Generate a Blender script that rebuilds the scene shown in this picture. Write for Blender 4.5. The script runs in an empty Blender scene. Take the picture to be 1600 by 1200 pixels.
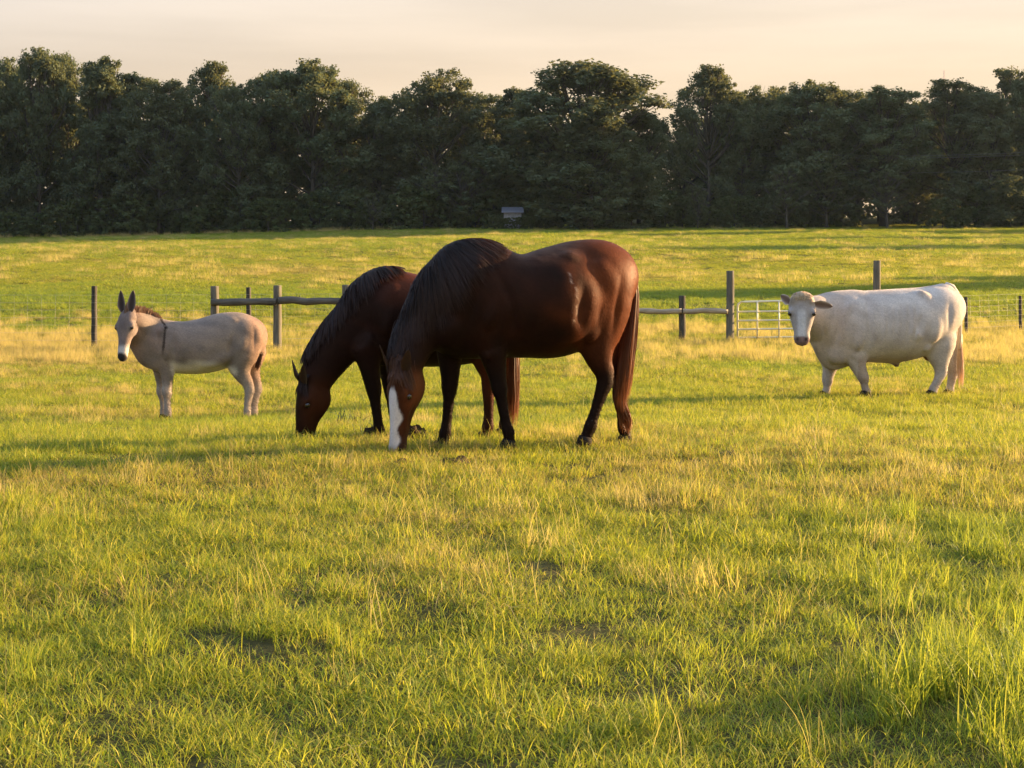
import bpy, math, random
import numpy as np
from mathutils import Vector, Matrix
R = math.radians
rng = np.random.default_rng(7)
random.seed(7)
scene = bpy.context.scene
COL = scene.collection

# ------------------------------------------------------------ camera, sky, sun
F = 2250.0            # focal length in photograph pixels (1600 wide)
CZ = 1.40             # camera height
HROW = 400.0          # row of the true horizon
cam = bpy.data.cameras.new('camera'); camo = bpy.data.objects.new('camera', cam); COL.objects.link(camo)
camo.location = (0, 0, CZ); camo.rotation_euler = (R(90), 0, 0)
cam.sensor_width = 36; cam.lens = 36 * F / 1600.0
cam.shift_y = -(600 - HROW) / 1600.0
cam.clip_start = 0.05; cam.clip_end = 6000
scene.camera = camo

SUN_AZ, SUN_EL = 69.0, 9.5      # azimuth clockwise from the view direction (+Y)
w = bpy.data.worlds.new("World"); scene.world = w; w.use_nodes = True
nt = w.node_tree; nt.nodes.clear()
def N(t, k, **kw):
    n = t.nodes.new(k)
    for a, b in kw.items(): setattr(n, a, b)
    return n
out = N(nt, 'ShaderNodeOutputWorld'); bg = N(nt, 'ShaderNodeBackground')
sky = N(nt, 'ShaderNodeTexSky', sky_type='NISHITA', sun_disc=False)
sky.sun_elevation = R(SUN_EL); sky.sun_rotation = R(SUN_AZ); sky.altitude = 50
sky.air_density = 1.2; sky.dust_density = 3.0; sky.ozone_density = 1.0
tc = N(nt, 'ShaderNodeTexCoord'); sx = N(nt, 'ShaderNodeSeparateXYZ')
nt.links.new(tc.outputs['Generated'], sx.inputs[0])
# thin high cloud lit by the low sun: cream near the horizon, pale blue grey overhead
ramp = N(nt, 'ShaderNodeValToRGB'); e = ramp.color_ramp.elements
e[0].position = 0.0; e[0].color = (3.05, 2.30, 1.55, 1)
e[1].position = 0.75; e[1].color = (2.3, 2.9, 3.9, 1)
q = e.new(0.12); q.color = (2.85, 2.25, 1.68, 1)
q = e.new(0.20); q.color = (2.9, 2.55, 2.2, 1)
q = e.new(0.40); q.color = (3.0, 3.3, 3.9, 1)
nt.links.new(sx.outputs['Z'], ramp.inputs[0])
mp = N(nt, 'ShaderNodeMapping'); mp.inputs['Scale'].default_value = (1.5, 1.5, 16)
mp.inputs['Rotation'].default_value = (0, R(4), 0)
nz = N(nt, 'ShaderNodeTexNoise'); nz.inputs['Scale'].default_value = 2.2; nz.inputs['Detail'].default_value = 6
nt.links.new(tc.outputs['Generated'], mp.inputs[0]); nt.links.new(mp.outputs[0], nz.inputs['Vector'])
mr = N(nt, 'ShaderNodeMapRange'); mr.inputs['From Min'].default_value = .35; mr.inputs['From Max'].default_value = .7
mr.inputs['To Min'].default_value = .90; mr.inputs['To Max'].default_value = 1.07
nt.links.new(nz.outputs['Fac'], mr.inputs[0])
vm = N(nt, 'ShaderNodeVectorMath', operation='SCALE'); nt.links.new(ramp.outputs[0], vm.inputs[0]); nt.links.new(mr.outputs[0], vm.inputs['Scale'])
sd = N(nt, 'ShaderNodeVectorMath', operation='DOT_PRODUCT'); nt.links.new(tc.outputs['Generated'], sd.inputs[0]); sd.inputs[1].default_value = (math.sin(R(SUN_AZ)), math.cos(R(SUN_AZ)), .1)
mr2 = N(nt, 'ShaderNodeMapRange', interpolation_type='SMOOTHSTEP'); mr2.inputs['From Min'].default_value = -.75; mr2.inputs['From Max'].default_value = .55; mr2.inputs['To Min'].default_value = 0; mr2.inputs['To Max'].default_value = 1
nt.links.new(sd.outputs['Value'], mr2.inputs[0]); tint = N(nt, 'ShaderNodeMix', data_type='RGBA'); tint.inputs[6].default_value = (.66, .78, 1.0, 1); tint.inputs[7].default_value = (1.03, 1.0, .96, 1); nt.links.new(mr2.outputs[0], tint.inputs[0])
vm2 = N(nt, 'ShaderNodeVectorMath', operation='MULTIPLY'); nt.links.new(vm.outputs[0], vm2.inputs[0]); nt.links.new(tint.outputs[2], vm2.inputs[1])
mx = N(nt, 'ShaderNodeMix', data_type='RGBA'); mx.inputs[0].default_value = 0.90
nt.links.new(sky.outputs[0], mx.inputs[6]); nt.links.new(vm2.outputs[0], mx.inputs[7])
nt.links.new(mx.outputs[2], bg.inputs[0]); bg.inputs[1].default_value = 0.085
nt.links.new(bg.outputs[0], out.inputs[0])

sun = bpy.data.lights.new('sun', 'SUN'); suno = bpy.data.objects.new('sun', sun); COL.objects.link(suno)
sun.energy = 5.0; sun.angle = R(0.6); sun.color = (1.0, 0.66, 0.34)
S = Vector((math.sin(R(SUN_AZ)) * math.cos(R(SUN_EL)), math.cos(R(SUN_AZ)) * math.cos(R(SUN_EL)), math.sin(R(SUN_EL))))
suno.rotation_euler = S.to_track_quat('Z', 'Y').to_euler()
suno.location = (60, 20, 30)
scene.view_settings.view_transform = 'Standard'; scene.view_settings.look = 'None'
scene.view_settings.exposure = 2.0; scene.view_settings.gamma = 1; scene.view_settings.use_curve_mapping = False
scene.cycles.use_denoising = True
scene.cycles.max_bounces = 6; scene.cycles.transparent_max_bounces = 4
scene.cycles.diffuse_bounces = 3; scene.cycles.glossy_bounces = 2; scene.cycles.transmission_bounces = 3

# ------------------------------------------------------------ helpers
def W(px, row, Y):
    """the world point seen at a photograph pixel, Y metres away"""
    return np.array([(px - 800) * Y / F, Y, CZ + (HROW - row) * Y / F])
def tag(o, label=None, cat=None, group=None, kind=None):
    if label: o['label'] = label
    if cat: o['category'] = cat
    if group: o['group'] = group
    if kind: o['kind'] = kind
    return o
def empty(name, loc, rz=0):
    o = bpy.data.objects.new(name, None); COL.objects.link(o); o.location = loc; o.rotation_euler = (0, 0, rz)
    o.empty_display_size = .2
    return o
def link(name, me, mat=None, parent=None, local=False):
    o = bpy.data.objects.new(name, me); COL.objects.link(o)
    if mat is not None and not me.materials: me.materials.append(mat)
    if parent is not None:
        o.parent = parent
        if not local:
            m = Matrix.Translation(parent.location) @ parent.rotation_euler.to_matrix().to_4x4()
            o.matrix_parent_inverse = m.inverted()
    return o
def mesh_np(name, V, Q, smooth=True):
    """V (n,3); Q (m,3|4) faces"""
    me = bpy.data.meshes.new(name)
    V = np.asarray(V, np.float32); Q = np.asarray(Q, np.int32)
    me.vertices.add(len(V)); me.vertices.foreach_set('co', V.ravel())
    k = Q.shape[1]
    me.loops.add(Q.size); me.loops.foreach_set('vertex_index', Q.ravel())
    me.polygons.add(len(Q)); me.polygons.foreach_set('loop_start', np.arange(0, Q.size, k, dtype=np.int32))
    me.polygons.foreach_set('use_smooth', np.full(len(Q), smooth))
    me.update(calc_edges=True)
    return me
def fattr(me, name, vals, typ='FLOAT'):
    a = me.attributes.new(name, typ, 'POINT')
    vals = np.asarray(vals, np.float32)
    if typ == 'FLOAT_COLOR':
        if vals.shape[1] == 3: vals = np.concatenate([vals, np.ones((len(vals), 1), np.float32)], 1)
        a.data.foreach_set('color', vals.ravel())
    elif typ == 'FLOAT_VECTOR': a.data.foreach_set('vector', vals.ravel())
    else: a.data.foreach_set('value', vals.ravel())
_perm = np.random.default_rng(3).random((256, 256))
def vnoise(x, y, sc=1.0, seed=0):
    x = np.asarray(x, float) / sc + seed * 17.3; y = np.asarray(y, float) / sc + seed * 9.1
    xi = np.floor(x).astype(int); yi = np.floor(y).astype(int); fx = x - xi; fy = y - yi
    fx = fx * fx * (3 - 2 * fx); fy = fy * fy * (3 - 2 * fy)
    g = lambda a, b: _perm[a & 255, b & 255]
    return (g(xi, yi) * (1 - fx) + g(xi + 1, yi) * fx) * (1 - fy) + (g(xi, yi + 1) * (1 - fx) + g(xi + 1, yi + 1) * fx) * fy
def fbm(x, y, sc=1.0, seed=0, o=3):
    s = 0; a = .5; t = 0
    for i in range(o):
        s = s + a * vnoise(x, y, sc / 2 ** i, seed + i * 3); t += a; a *= .5
    return s / t
def sstep(a, b, x):
    t = np.clip((x - a) / (b - a), 0, 1); return t * t * (3 - 2 * t)
def gauss2(x, y, cx, cy, sx_, sy_): return np.exp(-((x - cx) / sx_) ** 2 - ((y - cy) / sy_) ** 2)

def mat(name):
    m = bpy.data.materials.new(name); m.use_nodes = True; t = m.node_tree
    return m, t, t.nodes['Principled BSDF']
def noise_node(t, scale, detail=4, coord='Object', mapscale=(1, 1, 1), rough=.55):
    c = N(t, 'ShaderNodeTexCoord'); m = N(t, 'ShaderNodeMapping'); m.inputs['Scale'].default_value = mapscale
    n = N(t, 'ShaderNodeTexNoise'); n.inputs['Scale'].default_value = scale; n.inputs['Detail'].default_value = detail
    n.inputs['Roughness'].default_value = rough
    if coord == 'World':
        g = N(t, 'ShaderNodeNewGeometry'); t.links.new(g.outputs['Position'], m.inputs[0])
    else: t.links.new(c.outputs[coord], m.inputs[0])
    t.links.new(m.outputs[0], n.inputs['Vector']); return n
def ramp_node(t, src, stops):
    r = N(t, 'ShaderNodeValToRGB'); e = r.color_ramp.elements
    e[0].position = stops[0][0]; e[0].color = (*stops[0][1], 1)
    e[1].position = stops[-1][0]; e[1].color = (*stops[-1][1], 1)
    for p, c in stops[1:-1]: q = e.new(p); q.color = (*c, 1)
    t.links.new(src, r.inputs[0]); return r
def mixc(t, fac, a, b, blend='MIX'):
    m = N(t, 'ShaderNodeMix', data_type='RGBA', blend_type=blend)
    for s, i in ((fac, 0), (a, 6), (b, 7)):
        if isinstance(s, (int, float)): m.inputs[i].default_value = s
        elif isinstance(s, tuple): m.inputs[i].default_value = (*s, 1)
        else: t.links.new(s, m.inputs[i])
    return m.outputs[2]
def mathn(t, op, a, b=None, clamp=False):
    m = N(t, 'ShaderNodeMath', operation=op, use_clamp=clamp)
    for s, i in ((a, 0), (b, 1)):
        if s is None: continue
        if isinstance(s, (int, float)): m.inputs[i].default_value = s
        else: t.links.new(s, m.inputs[i])
    return m.outputs[0]
def attr(t, name, kind='GEOMETRY'):
    a = N(t, 'ShaderNodeAttribute'); a.attribute_name = name; a.attribute_type = kind; return a

# ------------------------------------------------------------ terrain
PY = np.array([-80, -20, 0, 4, 8, 11.3, 12.3, 16, 20, 27, 34, 40, 50, 70, 100, 150, 205, 225, 260, 300, 900, 3000], float)
PZ = np.array([-1.5, -1.42, -1.40, -1.40, -1.44, -1.50, -1.55, -1.815, -1.95, -2.10, -2.18, -2.15, -1.72, -1.15, -.18, 1.62, 3.95, 5.1, 6.7, 8.2, 16.0, 16.0])
def pchip(xs, ys, x):
    h = np.diff(xs); d = np.diff(ys) / h; m = np.zeros(len(xs))
    for i in range(1, len(xs) - 1):
        if d[i - 1] * d[i] > 0:
            w1 = 2 * h[i] + h[i - 1]; w2 = h[i] + 2 * h[i - 1]; m[i] = (w1 + w2) / (w1 / d[i - 1] + w2 / d[i])
    m[0], m[-1] = d[0], d[-1]
    x = np.clip(x, xs[0], xs[-1]); i = np.clip(np.searchsorted(xs, x) - 1, 0, len(xs) - 2)
    t = (x - xs[i]) / h[i]
    return ((1 + 2 * t) * (1 - t) ** 2 * ys[i] + t * (1 - t) ** 2 * h[i] * m[i] + t * t * (3 - 2 * t) * ys[i + 1] + t * t * (t - 1) * h[i] * m[i + 1])
def ground(x, y):
    x = np.asarray(x, float); y = np.asarray(y, float)
    z = pchip(PY, PZ, y) + CZ
    near = 1 - sstep(18, 40, y)
    z = z + (fbm(x, y, 1.6, 1) - .5) * .07 * near + (fbm(x, y, .45, 2, 2) - .5) * .03 * near
    far = sstep(40, 90, y)
    z = z + (fbm(x, y * .6, 22, 4) - .5) * 1.1 * far * (1 - sstep(165, 200, y)) + (fbm(x, y, 60, 9, 2) - .5) * .8 * far * (1 - sstep(170, 200, y))
    z = z - sstep(0, 75, -x) * 1.3 * sstep(110, 200, y) - sstep(120, 400, np.abs(x)) * 3 * sstep(60, 200, y)
    return z

ys = np.concatenate([np.linspace(-60, 2, 30), np.geomspace(2.3, 45, 330), np.geomspace(45.6, 260, 150), np.geomspace(270, 2600, 30)])
us = np.concatenate([-np.geomspace(12, .5, 26), np.linspace(-.47, .47, 190), np.geomspace(.5, 12, 26)])
YY, UU = np.meshgrid(ys, us, indexing='ij')
XX = UU * np.maximum(YY + 2.0, 6.0) * 1.0
ZZ = ground(XX, YY)
nx = len(us); V = np.stack([XX, YY, ZZ], -1).reshape(-1, 3)
I = (np.arange(len(ys) - 1)[:, None] * nx + np.arange(nx - 1)[None]).ravel()
Q = np.stack([I, I + 1, I + nx + 1, I + nx], 1)
gm = mesh_np('pasture_ground', V, Q)
m, t, b = mat('pasture_soil')
n1 = noise_node(t, .35, 5, 'World'); n2 = noise_node(t, 14, 6, 'World')
c1 = ramp_node(t, n1.outputs[0], [(.3, (.045, .050, .014)), (.55, (.070, .068, .020)), (.75, (.12, .095, .035))]).outputs[0]
c2 = ramp_node(t, n2.outputs[0], [(.3, (.022, .018, .009)), (.65, (.085, .075, .026))]).outputs[0]
t.links.new(mixc(t, .5, c1, c2), b.inputs['Base Color']); b.inputs['Roughness'].default_value = .95
b.inputs['Specular IOR Level'].default_value = .1
bp = N(t, 'ShaderNodeBump'); bp.inputs['Strength'].default_value = .8; bp.inputs['Distance'].default_value = .03
t.links.new(n2.outputs[0], bp.inputs['Height']); t.links.new(bp.outputs[0], b.inputs['Normal'])
go = link('pasture_ground', gm, m); tag(go, kind='structure', label='gently dipping green pasture ground running back to the tree line')

# ------------------------------------------------------------ evening haze
V = np.array([[x, y, z] for z in (-4, 48) for x, y in ((-420, -60), (420, -60), (420, 420), (-420, 420))], float)
me = mesh_np('haze', V, np.array([[0, 3, 2, 1], [4, 5, 6, 7], [0, 1, 5, 4], [1, 2, 6, 5], [2, 3, 7, 6], [3, 0, 4, 7]]), False)
mh = bpy.data.materials.new('haze'); mh.use_nodes = True; th = mh.node_tree; th.nodes.clear()
pv = N(th, 'ShaderNodeVolumePrincipled'); pv.inputs['Density'].default_value = .000045; pv.inputs['Color'].default_value = (.62, .82, 1.0, 1); pv.inputs['Anisotropy'].default_value = .3
oh = N(th, 'ShaderNodeOutputMaterial'); th.links.new(pv.outputs[0], oh.inputs['Volume']); hz = link('haze', me, mh); tag(hz, 'thin evening haze over the pasture', kind='stuff')

# ------------------------------------------------------------ trees
def leaf_material(name, dark, light, warm, trans=.35):
    m, t, b = mat(name)
    oi = N(t, 'ShaderNodeObjectInfo'); n = noise_node(t, .35, 3, 'Object'); a = attr(t, 'rnd')
    c = ramp_node(t, n.outputs[0], [(.3, dark), (.7, light)]).outputs[0]
    c = mixc(t, mathn(t, 'MULTIPLY', a.outputs['Fac'], .5), c, warm)
    c = mixc(t, mathn(t, 'MULTIPLY', oi.outputs['Random'], .45), c, (.085, .095, .055))
    t.links.new(c, b.inputs['Base Color']); b.inputs['Roughness'].default_value = .75
    b.inputs['Specular IOR Level'].default_value = .15
    tr = N(t, 'ShaderNodeBsdfTranslucent'); ms = N(t, 'ShaderNodeMixShader'); ms.inputs[0].default_value = trans
    c2 = mixc(t, .5, c, (.22, .20, .03)); t.links.new(c2, tr.inputs[0])
    o = [x for x in t.nodes if x.type == 'OUTPUT_MATERIAL'][0]
    t.links.new(b.outputs[0], ms.inputs[1]); t.links.new(tr.outputs[0], ms.inputs[2]); t.links.new(ms.outputs[0], o.inputs[0])
    return m
M_leaf = leaf_material('tree_leaves', (.060, .096, .058), (.110, .160, .085), (.15, .15, .07))
M_leaf2 = leaf_material('bush_leaves', (.050, .085, .035), (.095, .14, .050), (.12, .14, .045))
m, t, b = mat('bark')
n = noise_node(t, 3, 6, 'Object', (1, 1, .25))
t.links.new(ramp_node(t, n.outputs[0], [(.3, (.04, .035, .03)), (.7, (.11, .10, .085))]).outputs[0], b.inputs['Base Color']); b.inputs['Roughness'].default_value = .9
M_bark = m

def tube(path, rad, sides=7, cap=True):
    """returns V,Q of a tapered tube along path (n,3)"""
    path = np.asarray(path, float); rad = np.broadcast_to(rad, (len(path),)).astype(float)
    T = np.gradient(path, axis=0); T /= np.linalg.norm(T, axis=1, keepdims=True) + 1e-9
    up = np.array([0.13, .21, 1.]) if abs(T[0][2]) < .9 else np.array([1., .1, .05])
    A = np.cross(T, up); A /= np.linalg.norm(A, axis=1, keepdims=True) + 1e-9; B = np.cross(T, A)
    an = np.linspace(0, 2 * np.pi, sides, endpoint=False)
    V = path[:, None] + rad[:, None, None] * (np.cos(an)[None, :, None] * A[:, None] + np.sin(an)[None, :, None] * B[:, None])
    V = V.reshape(-1, 3); i = np.arange(len(path) - 1)[:, None] * sides; j = np.arange(sides)[None]; k = (j + 1) % sides
    Q = np.stack([i + j, i + k, i + k + sides, i + j + sides], -1).reshape(-1, 4)
    if cap:
        n = len(V); V = np.concatenate([V, path[:1], path[-1:]]); jj = np.arange(sides); kk = (jj + 1) % sides; e_ = (len(path) - 1) * sides
        Q = np.concatenate([Q, np.stack([kk, jj, np.full(sides, n), np.full(sides, n)], 1), np.stack([e_ + jj, e_ + kk, np.full(sides, n + 1), np.full(sides, n + 1)], 1)])
    return V, Q
def join(parts):
    Vs, Qs, o = [], [], 0
    for V, Q in parts: Vs.append(V); Qs.append(np.asarray(Q) + o); o += len(V)
    return np.concatenate(Vs), np.concatenate(Qs)
def clean(V, Q):
    """quads, dropping the doubled corner of cap triangles"""
    me = bpy.data.meshes.new('m'); fs = []
    for q in Q.tolist():
        s = []
        for v in q:
            if v not in s: s.append(v)
        if len(s) > 2: fs.append(s)
    me.from_pydata([tuple(v) for v in V.tolist()], [], fs)
    me.polygons.foreach_set('use_smooth', np.full(len(me.polygons), True)); me.update()
    return me

def crown_mesh(seed, H=20., width=.55, base=.08, style='broad', clumps=230, per=75, leaf=.34):
    r = np.random.default_rng(seed)
    # lobes: big masses carried by the limbs
    nl = {'broad': 24, 'tall': 22, 'open': 21, 'bush': 9}[style]
    lobes = []
    for i in range(nl):
        h = base + (1 - base) * ((i + .5) / nl) ** (.9 if style != 'open' else .75)
        prof = {'broad': math.sin(math.pi * min(.93, h * .74 + .20)) ** .55, 'tall': .28 + .72 * (1 - h) ** .6 * min(1, h * 5 + .6), 'open': math.sin(math.pi * min(.93, h * .70 + .22)) ** .8, 'bush': (1 - h * h) ** .5}[style]
        a = i * 2.4 + r.uniform(-.5, .5); rad = H * width * r.uniform(.13, .23) * (.65 + .45 * prof)
        if style == 'open': rad *= .88
        if style == 'bush': rad = H * width * .22
        d = max(0, width * H * .5 * prof - rad * .55) * r.uniform(.45, 1.0)
        lobes.append((d * math.cos(a), d * math.sin(a), min(h * H, H - rad * .85) + r.uniform(-.02, .02) * H, rad))
    for i in range({'broad': 16, 'tall': 16, 'open': 20, 'bush': 0}[style]):    # small sprays that break the outline
        h = r.uniform(.45, 1.0); prof = math.sin(math.pi * min(.93, h * .72 + .20)) ** .6 * (1 if style != 'tall' else (1.25 - h)); a = r.uniform(0, 6.28); rad = H * r.uniform(.022, .045)
        d = width * H * .5 * prof * r.uniform(.55, 1.08); lobes.append((d * math.cos(a), d * math.sin(a), h * H * r.uniform(.95, 1.03), rad))
    lobes = np.array(lobes); C = []
    for (x, y, z, rad) in lobes:
        n = int(clumps / nl * r.uniform(.8, 1.25) * (1 if rad > H * .05 or style == 'bush' else .3))
        u = r.normal(size=(n, 3)); u /= np.linalg.norm(u, axis=1, keepdims=True)
        u *= (r.random((n, 1)) ** .38) * rad * np.array([1.05, 1.05, .95]); C.append(u + [x, y, z])
    C = np.concatenate(C); C[:, 2] = np.clip(C[:, 2], H * .015, H)
    k = len(C); cr = H * .030 * r.uniform(.55, 1.5, k) * (1.9 if style == 'bush' else 1)
    n = k * per; ci = np.repeat(np.arange(k), per)
    u = r.normal(size=(n, 3)); u /= np.linalg.norm(u, axis=1, keepdims=True)
    P = C[ci] + u * cr[ci][:, None] * (r.random((n, 1)) ** .55) * np.array([1.1, 1.1, .95])
    nrm = u * .7 + r.normal(size=(n, 3)) * .5 + [0, 0, .25]; nrm /= np.linalg.norm(nrm, axis=1, keepdims=True)
    ax = np.cross(nrm, r.normal(size=(n, 3))); ax /= np.linalg.norm(ax, axis=1, keepdims=True); bx = np.cross(nrm, ax)
    s = leaf * r.uniform(.5, 1.3, (n, 1)); s2 = s * r.uniform(.4, .8, (n, 1))
    V = np.stack([P - ax * s * .5, P + bx * s2 * .5 , P + ax * s * .5, P - bx * s2 * .5], 1).reshape(-1, 3)
    Q = np.arange(4 * n).reshape(-1, 4)
    me = mesh_np('crown', V, Q, False); fattr(me, 'rnd', np.repeat(np.clip(r.random(k)[ci] * .6 + r.random(n) * .4, 0, 1), 4))
    me.materials.append(M_leaf2 if style == 'bush' else M_leaf)
    # trunk with limbs to the lobes
    th = H * .8; pts = np.array([[math.sin(q_ * 3 + seed) * H * .012, math.cos(q_ * 2 + seed) * H * .012, q_ * th - .6 * (q_ == 0)] for q_ in np.linspace(0, 1, 9)])
    parts = [tube(pts, np.linspace(H * .017, H * .003, 9) * np.array([1.4] + [1] * 8), 9)]
    for (x, y, z, rad) in lobes:
        z0 = max(H * .12, z * .62); a = np.array([0, 0, z0]); a[:2] = [np.interp(z0, pts[:, 2], pts[:, 0]), np.interp(z0, pts[:, 2], pts[:, 1])]
        e_ = np.array([x, y, z]); mid = (a + e_) / 2 + [x * .12, y * .12, -H * .015]
        q_ = np.linspace(0, 1, 6)[:, None]; pa = (1 - q_) ** 2 * a + 2 * q_ * (1 - q_) * mid + q_ ** 2 * e_
        parts.append(tube(pa, np.linspace(H * .007, H * .0016, 6), 5))
        for s_ in range(4):
            d = r.normal(size=3); d[2] = abs(d[2]) * .6; d /= np.linalg.norm(d); f = e_ + d * rad * .95
            parts.append(tube(np.linspace(pa[3 + s_ % 2], f, 4) + r.normal(size=(4, 3)) * [[0], [.02 * rad], [.02 * rad], [0]], np.linspace(H * .003, H * .0008, 4), 4))
    tm = clean(*join(parts)); tm.materials.append(M_bark); tm.name = 'trunk'
    return me, tm
TREES = {
 'a': crown_mesh(11, 20, .62, .04, 'broad', 520, 75), 'b': crown_mesh(12, 20, .50, .03, 'tall', 460, 75),
 'c': crown_mesh(13, 20, .58, .04, 'open', 520, 70), 'd': crown_mesh(14, 20, .66, .03, 'broad', 560, 75),
 'e': crown_mesh(15, 20, .46, .04, 'tall', 430, 75), 'f': crown_mesh(16, 20, .66, .12, 'open', 480, 66, .32),
 'g': crown_mesh(17, 20, .85, .03, 'broad', 720, 70), 'h': crown_mesh(18, 20, .5, .25, 'open', 300, 60, .32),
}
BUSH = [crown_mesh(31 + i, 4, 1.25, .03, 'bush', 110, 70, .26) for i in range(3)]
SAP = [crown_mesh(41 + i, 7, .62, .25, 'broad', 90, 60, .26) for i in range(2)]
def put_tree(name, protos, px, top, Y, wpx, label, group, cat, rz=None, H0=20., w0=.55):
    x = (px - 800) * Y / F; z0 = float(ground(x, Y)); zt = CZ + (HROW - top) * Y / F
    s = (zt - z0) / H0; sxy = s
    if wpx: sxy = (wpx * Y / F) / (H0 * w0)
    sxy = min(max(sxy, s * .6), s * 1.9)
    e_ = empty(name, (x, Y, z0), random.uniform(0, 6.28) if rz is None else rz)
    tag(e_, label, cat, group)
    c = link('crown', protos[0], None, e_, True); u = link('trunk', protos[1], None, e_, True)
    for o in (c, u): o.scale = (sxy, sxy, s)
    return e_
G1 = 'broadleaf trees along the far edge of the pasture'
W0 = {'a': .62, 'b': .5, 'c': .55, 'd': .66, 'e': .46, 'f': .62, 'g': .85, 'h': .5}
ROW = [  # px, top row, depth, width px, kind, label
 (-30, 90, 212, 120, 'a', 'tree cut by the left edge of the photo with dense dark crown'),
 (12, 95, 222, 90, 'c', 'leftmost loose-topped tree with sky gaps beside the left edge'),
 (62, 78, 214, 110, 'c', 'tallest tree at the far left, its jagged top above the left wire fence'),
 (108, 88, 220, 100, 'f', 'warm-tipped airy tree just right of the tallest far left tree'),
 (158, 92, 211, 120, 'b', 'tree with a tall pointed crown above the leftmost fence post'),
 (205, 120, 216, 110, 'e', 'lower dark tree directly above the ears of the donkey'),
 (252, 126, 208, 130, 'a', 'level-topped dark tree above the back of the donkey'),
 (322, 104, 219, 120, 'f', 'sunlit thin-topped tree above the left end of the wooden rail fence'),
 (372, 128, 209, 120, 'd', 'dense dark tree with a pale dead limb low on its left, above the rail fence'),
 (428, 112, 217, 100, 'c', 'tree with notched top left of the bright crowned tree over the brown horse'),
 (486, 98, 212, 150, 'c', 'tall tree with golden light in its top, left of the pale yellow-green tree'),
 (548, 128, 219, 110, 'f', 'pale yellow-green tree catching light just left of the dip in the tree line'),
 (596, 155, 214, 110, 'b', 'lowest tree in the dip of the tree line left of centre'),
 (682, 116, 210, 170, 'd', 'broad upright tree with feathery top above the withers of the big bay horse'),
 (752, 148, 218, 120, 'a', 'dark tree between the feathery tree and the great oak'),
 (806, 142, 213, 110, 'e', 'brown-tinged tree leaning against the left side of the great oak'),
 (908, 98, 203, 235, 'c', 'great spreading oak, sky showing through its crown, above the big horse'),
 (925, 190, 198, 195, 'g', 'wide low-hanging mossy oak crown below the great oak'),
 (998, 172, 208, 95, 'c', 'right-hand mossy oak with hanging grey-green boughs before the bright gap'),
 (1104, 110, 212, 125, 'f', 'dark open-crowned tree rising right of the bright gap in the tree line'),
 (1160, 138, 216, 130, 'd', 'dense tree above the tall gate post'),
 (1215, 140, 222, 120, 'c', 'spiky-topped tree above the white metal gate'),
 (1272, 130, 211, 150, 'c', 'tree with gold-lit left shoulder above the head of the white bull'),
 (1338, 148, 217, 130, 'f', 'rounded tree above the lone tall post behind the bull'),
 (1385, 140, 210, 160, 'h', 'broad tree above the middle of the back of the white bull'),
 (1432, 160, 219, 130, 'a', 'shorter tree in a notch above the rump of the bull'),
 (1485, 132, 213, 160, 'f', 'twin-topped tree above the two short posts right of the bull'),
 (1545, 145, 209, 130, 'b', 'dark tree left of the last tree at the right edge'),
 (1592, 112, 214, 120, 'f', 'loose tree rising at the right edge of the photo'),
 (1645, 120, 212, 140, 'a', 'tree cut by the right edge of the photo'),
]
for (px, top, Y, wp, k, lab) in ROW:
    put_tree('broadleaf_tree', TREES[k], px, top, Y, wp * 1.15, lab, G1, 'tree', w0=W0[k])
LM = [(-25, 'the left edge of the photo'), (60, 'the wires left of the first post'), (147, 'the leftmost thin fence post'), (205, 'the ears of the donkey'), (275, 'the back of the donkey'), (335, 'the first thick rail post'),
 (389, 'the thin post behind the rail'), (433, 'the second thick rail post'), (490, 'the rail left of the dark horse'), (541, 'the third thick rail post'), (605, 'the withers of the dark horse'), (665, 'the mane of the big horse'),
 (735, 'the withers of the big horse'), (820, 'the hollow back of the big horse'), (915, 'the croup of the big horse'), (990, 'the tail of the big horse'), (1066, 'the short dark rail post'), (1141, 'the tall gate post'), (1200, 'the white gate'),
 (1253, 'the head of the bull'), (1320, 'the shoulders of the bull'), (1370, 'the lone post behind the bull'), (1430, 'the loins of the bull'), (1490, 'the tail of the bull'), (1530, 'the short post beside the bull'), (1610, 'the last post at the right')]
used_lab = set()
def where(px, head):
    for d, (lx, nm) in sorted((abs(px - l[0]), l) for l in LM):
        k = 'straight above' if d < 10 else ('left and above' if px < lx else 'right and above')
        for kk in (k, 'straight above', 'left and above', 'right and above'):
            if kk != k and abs(px - lx) > 40: continue
            lab = '%s, %s %s' % (head, kk, nm)
            if lab not in used_lab: used_lab.add(lab); return lab
# second rank that closes the gaps between the trunks
for i, px in enumerate(range(-60, 1700, 62)):
    k = 'abdgaedb'[i % 8] if not 1290 < px < 1470 else 'h'
    tops = np.interp(px, [0, 250, 450, 600, 720, 860, 960, 1045, 1100, 1300, 1420, 1600], [150, 165, 155, 185, 165, 190, 190, 215, 185, 175, 190, 165])
    if 990 < px < 1040: continue
    e_ = put_tree('broadleaf_tree', TREES[k], px + random.uniform(-12, 12), tops + random.uniform(-8, 12), 236 + random.uniform(-5, 8), 150, where(px, 'half hidden back tree'), 'second rank of dark trees behind the front ones', 'tree', w0=W0[k])
for i, px in enumerate(range(-40, 1660, 27)):
    if 1000 < px < 1040 or 1310 < px < 1450: continue
    Y = random.uniform(203, 209)
    x = (px - 800) * Y / F; s = random.uniform(.75, 1.7)
    e_ = empty('shrub', (x, Y, float(ground(x, Y)) - .1), random.uniform(0, 6)); e_.scale = (s * 1.1, s * 1.1, s)
    tag(e_, where(px, 'low shrub under the far trees'), 'shrub', 'thicket shrubs at the foot of the tree line')
    for nme, me in zip(('crown', 'trunk'), BUSH[i % 3]): link(nme, me, None, e_, True)
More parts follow.
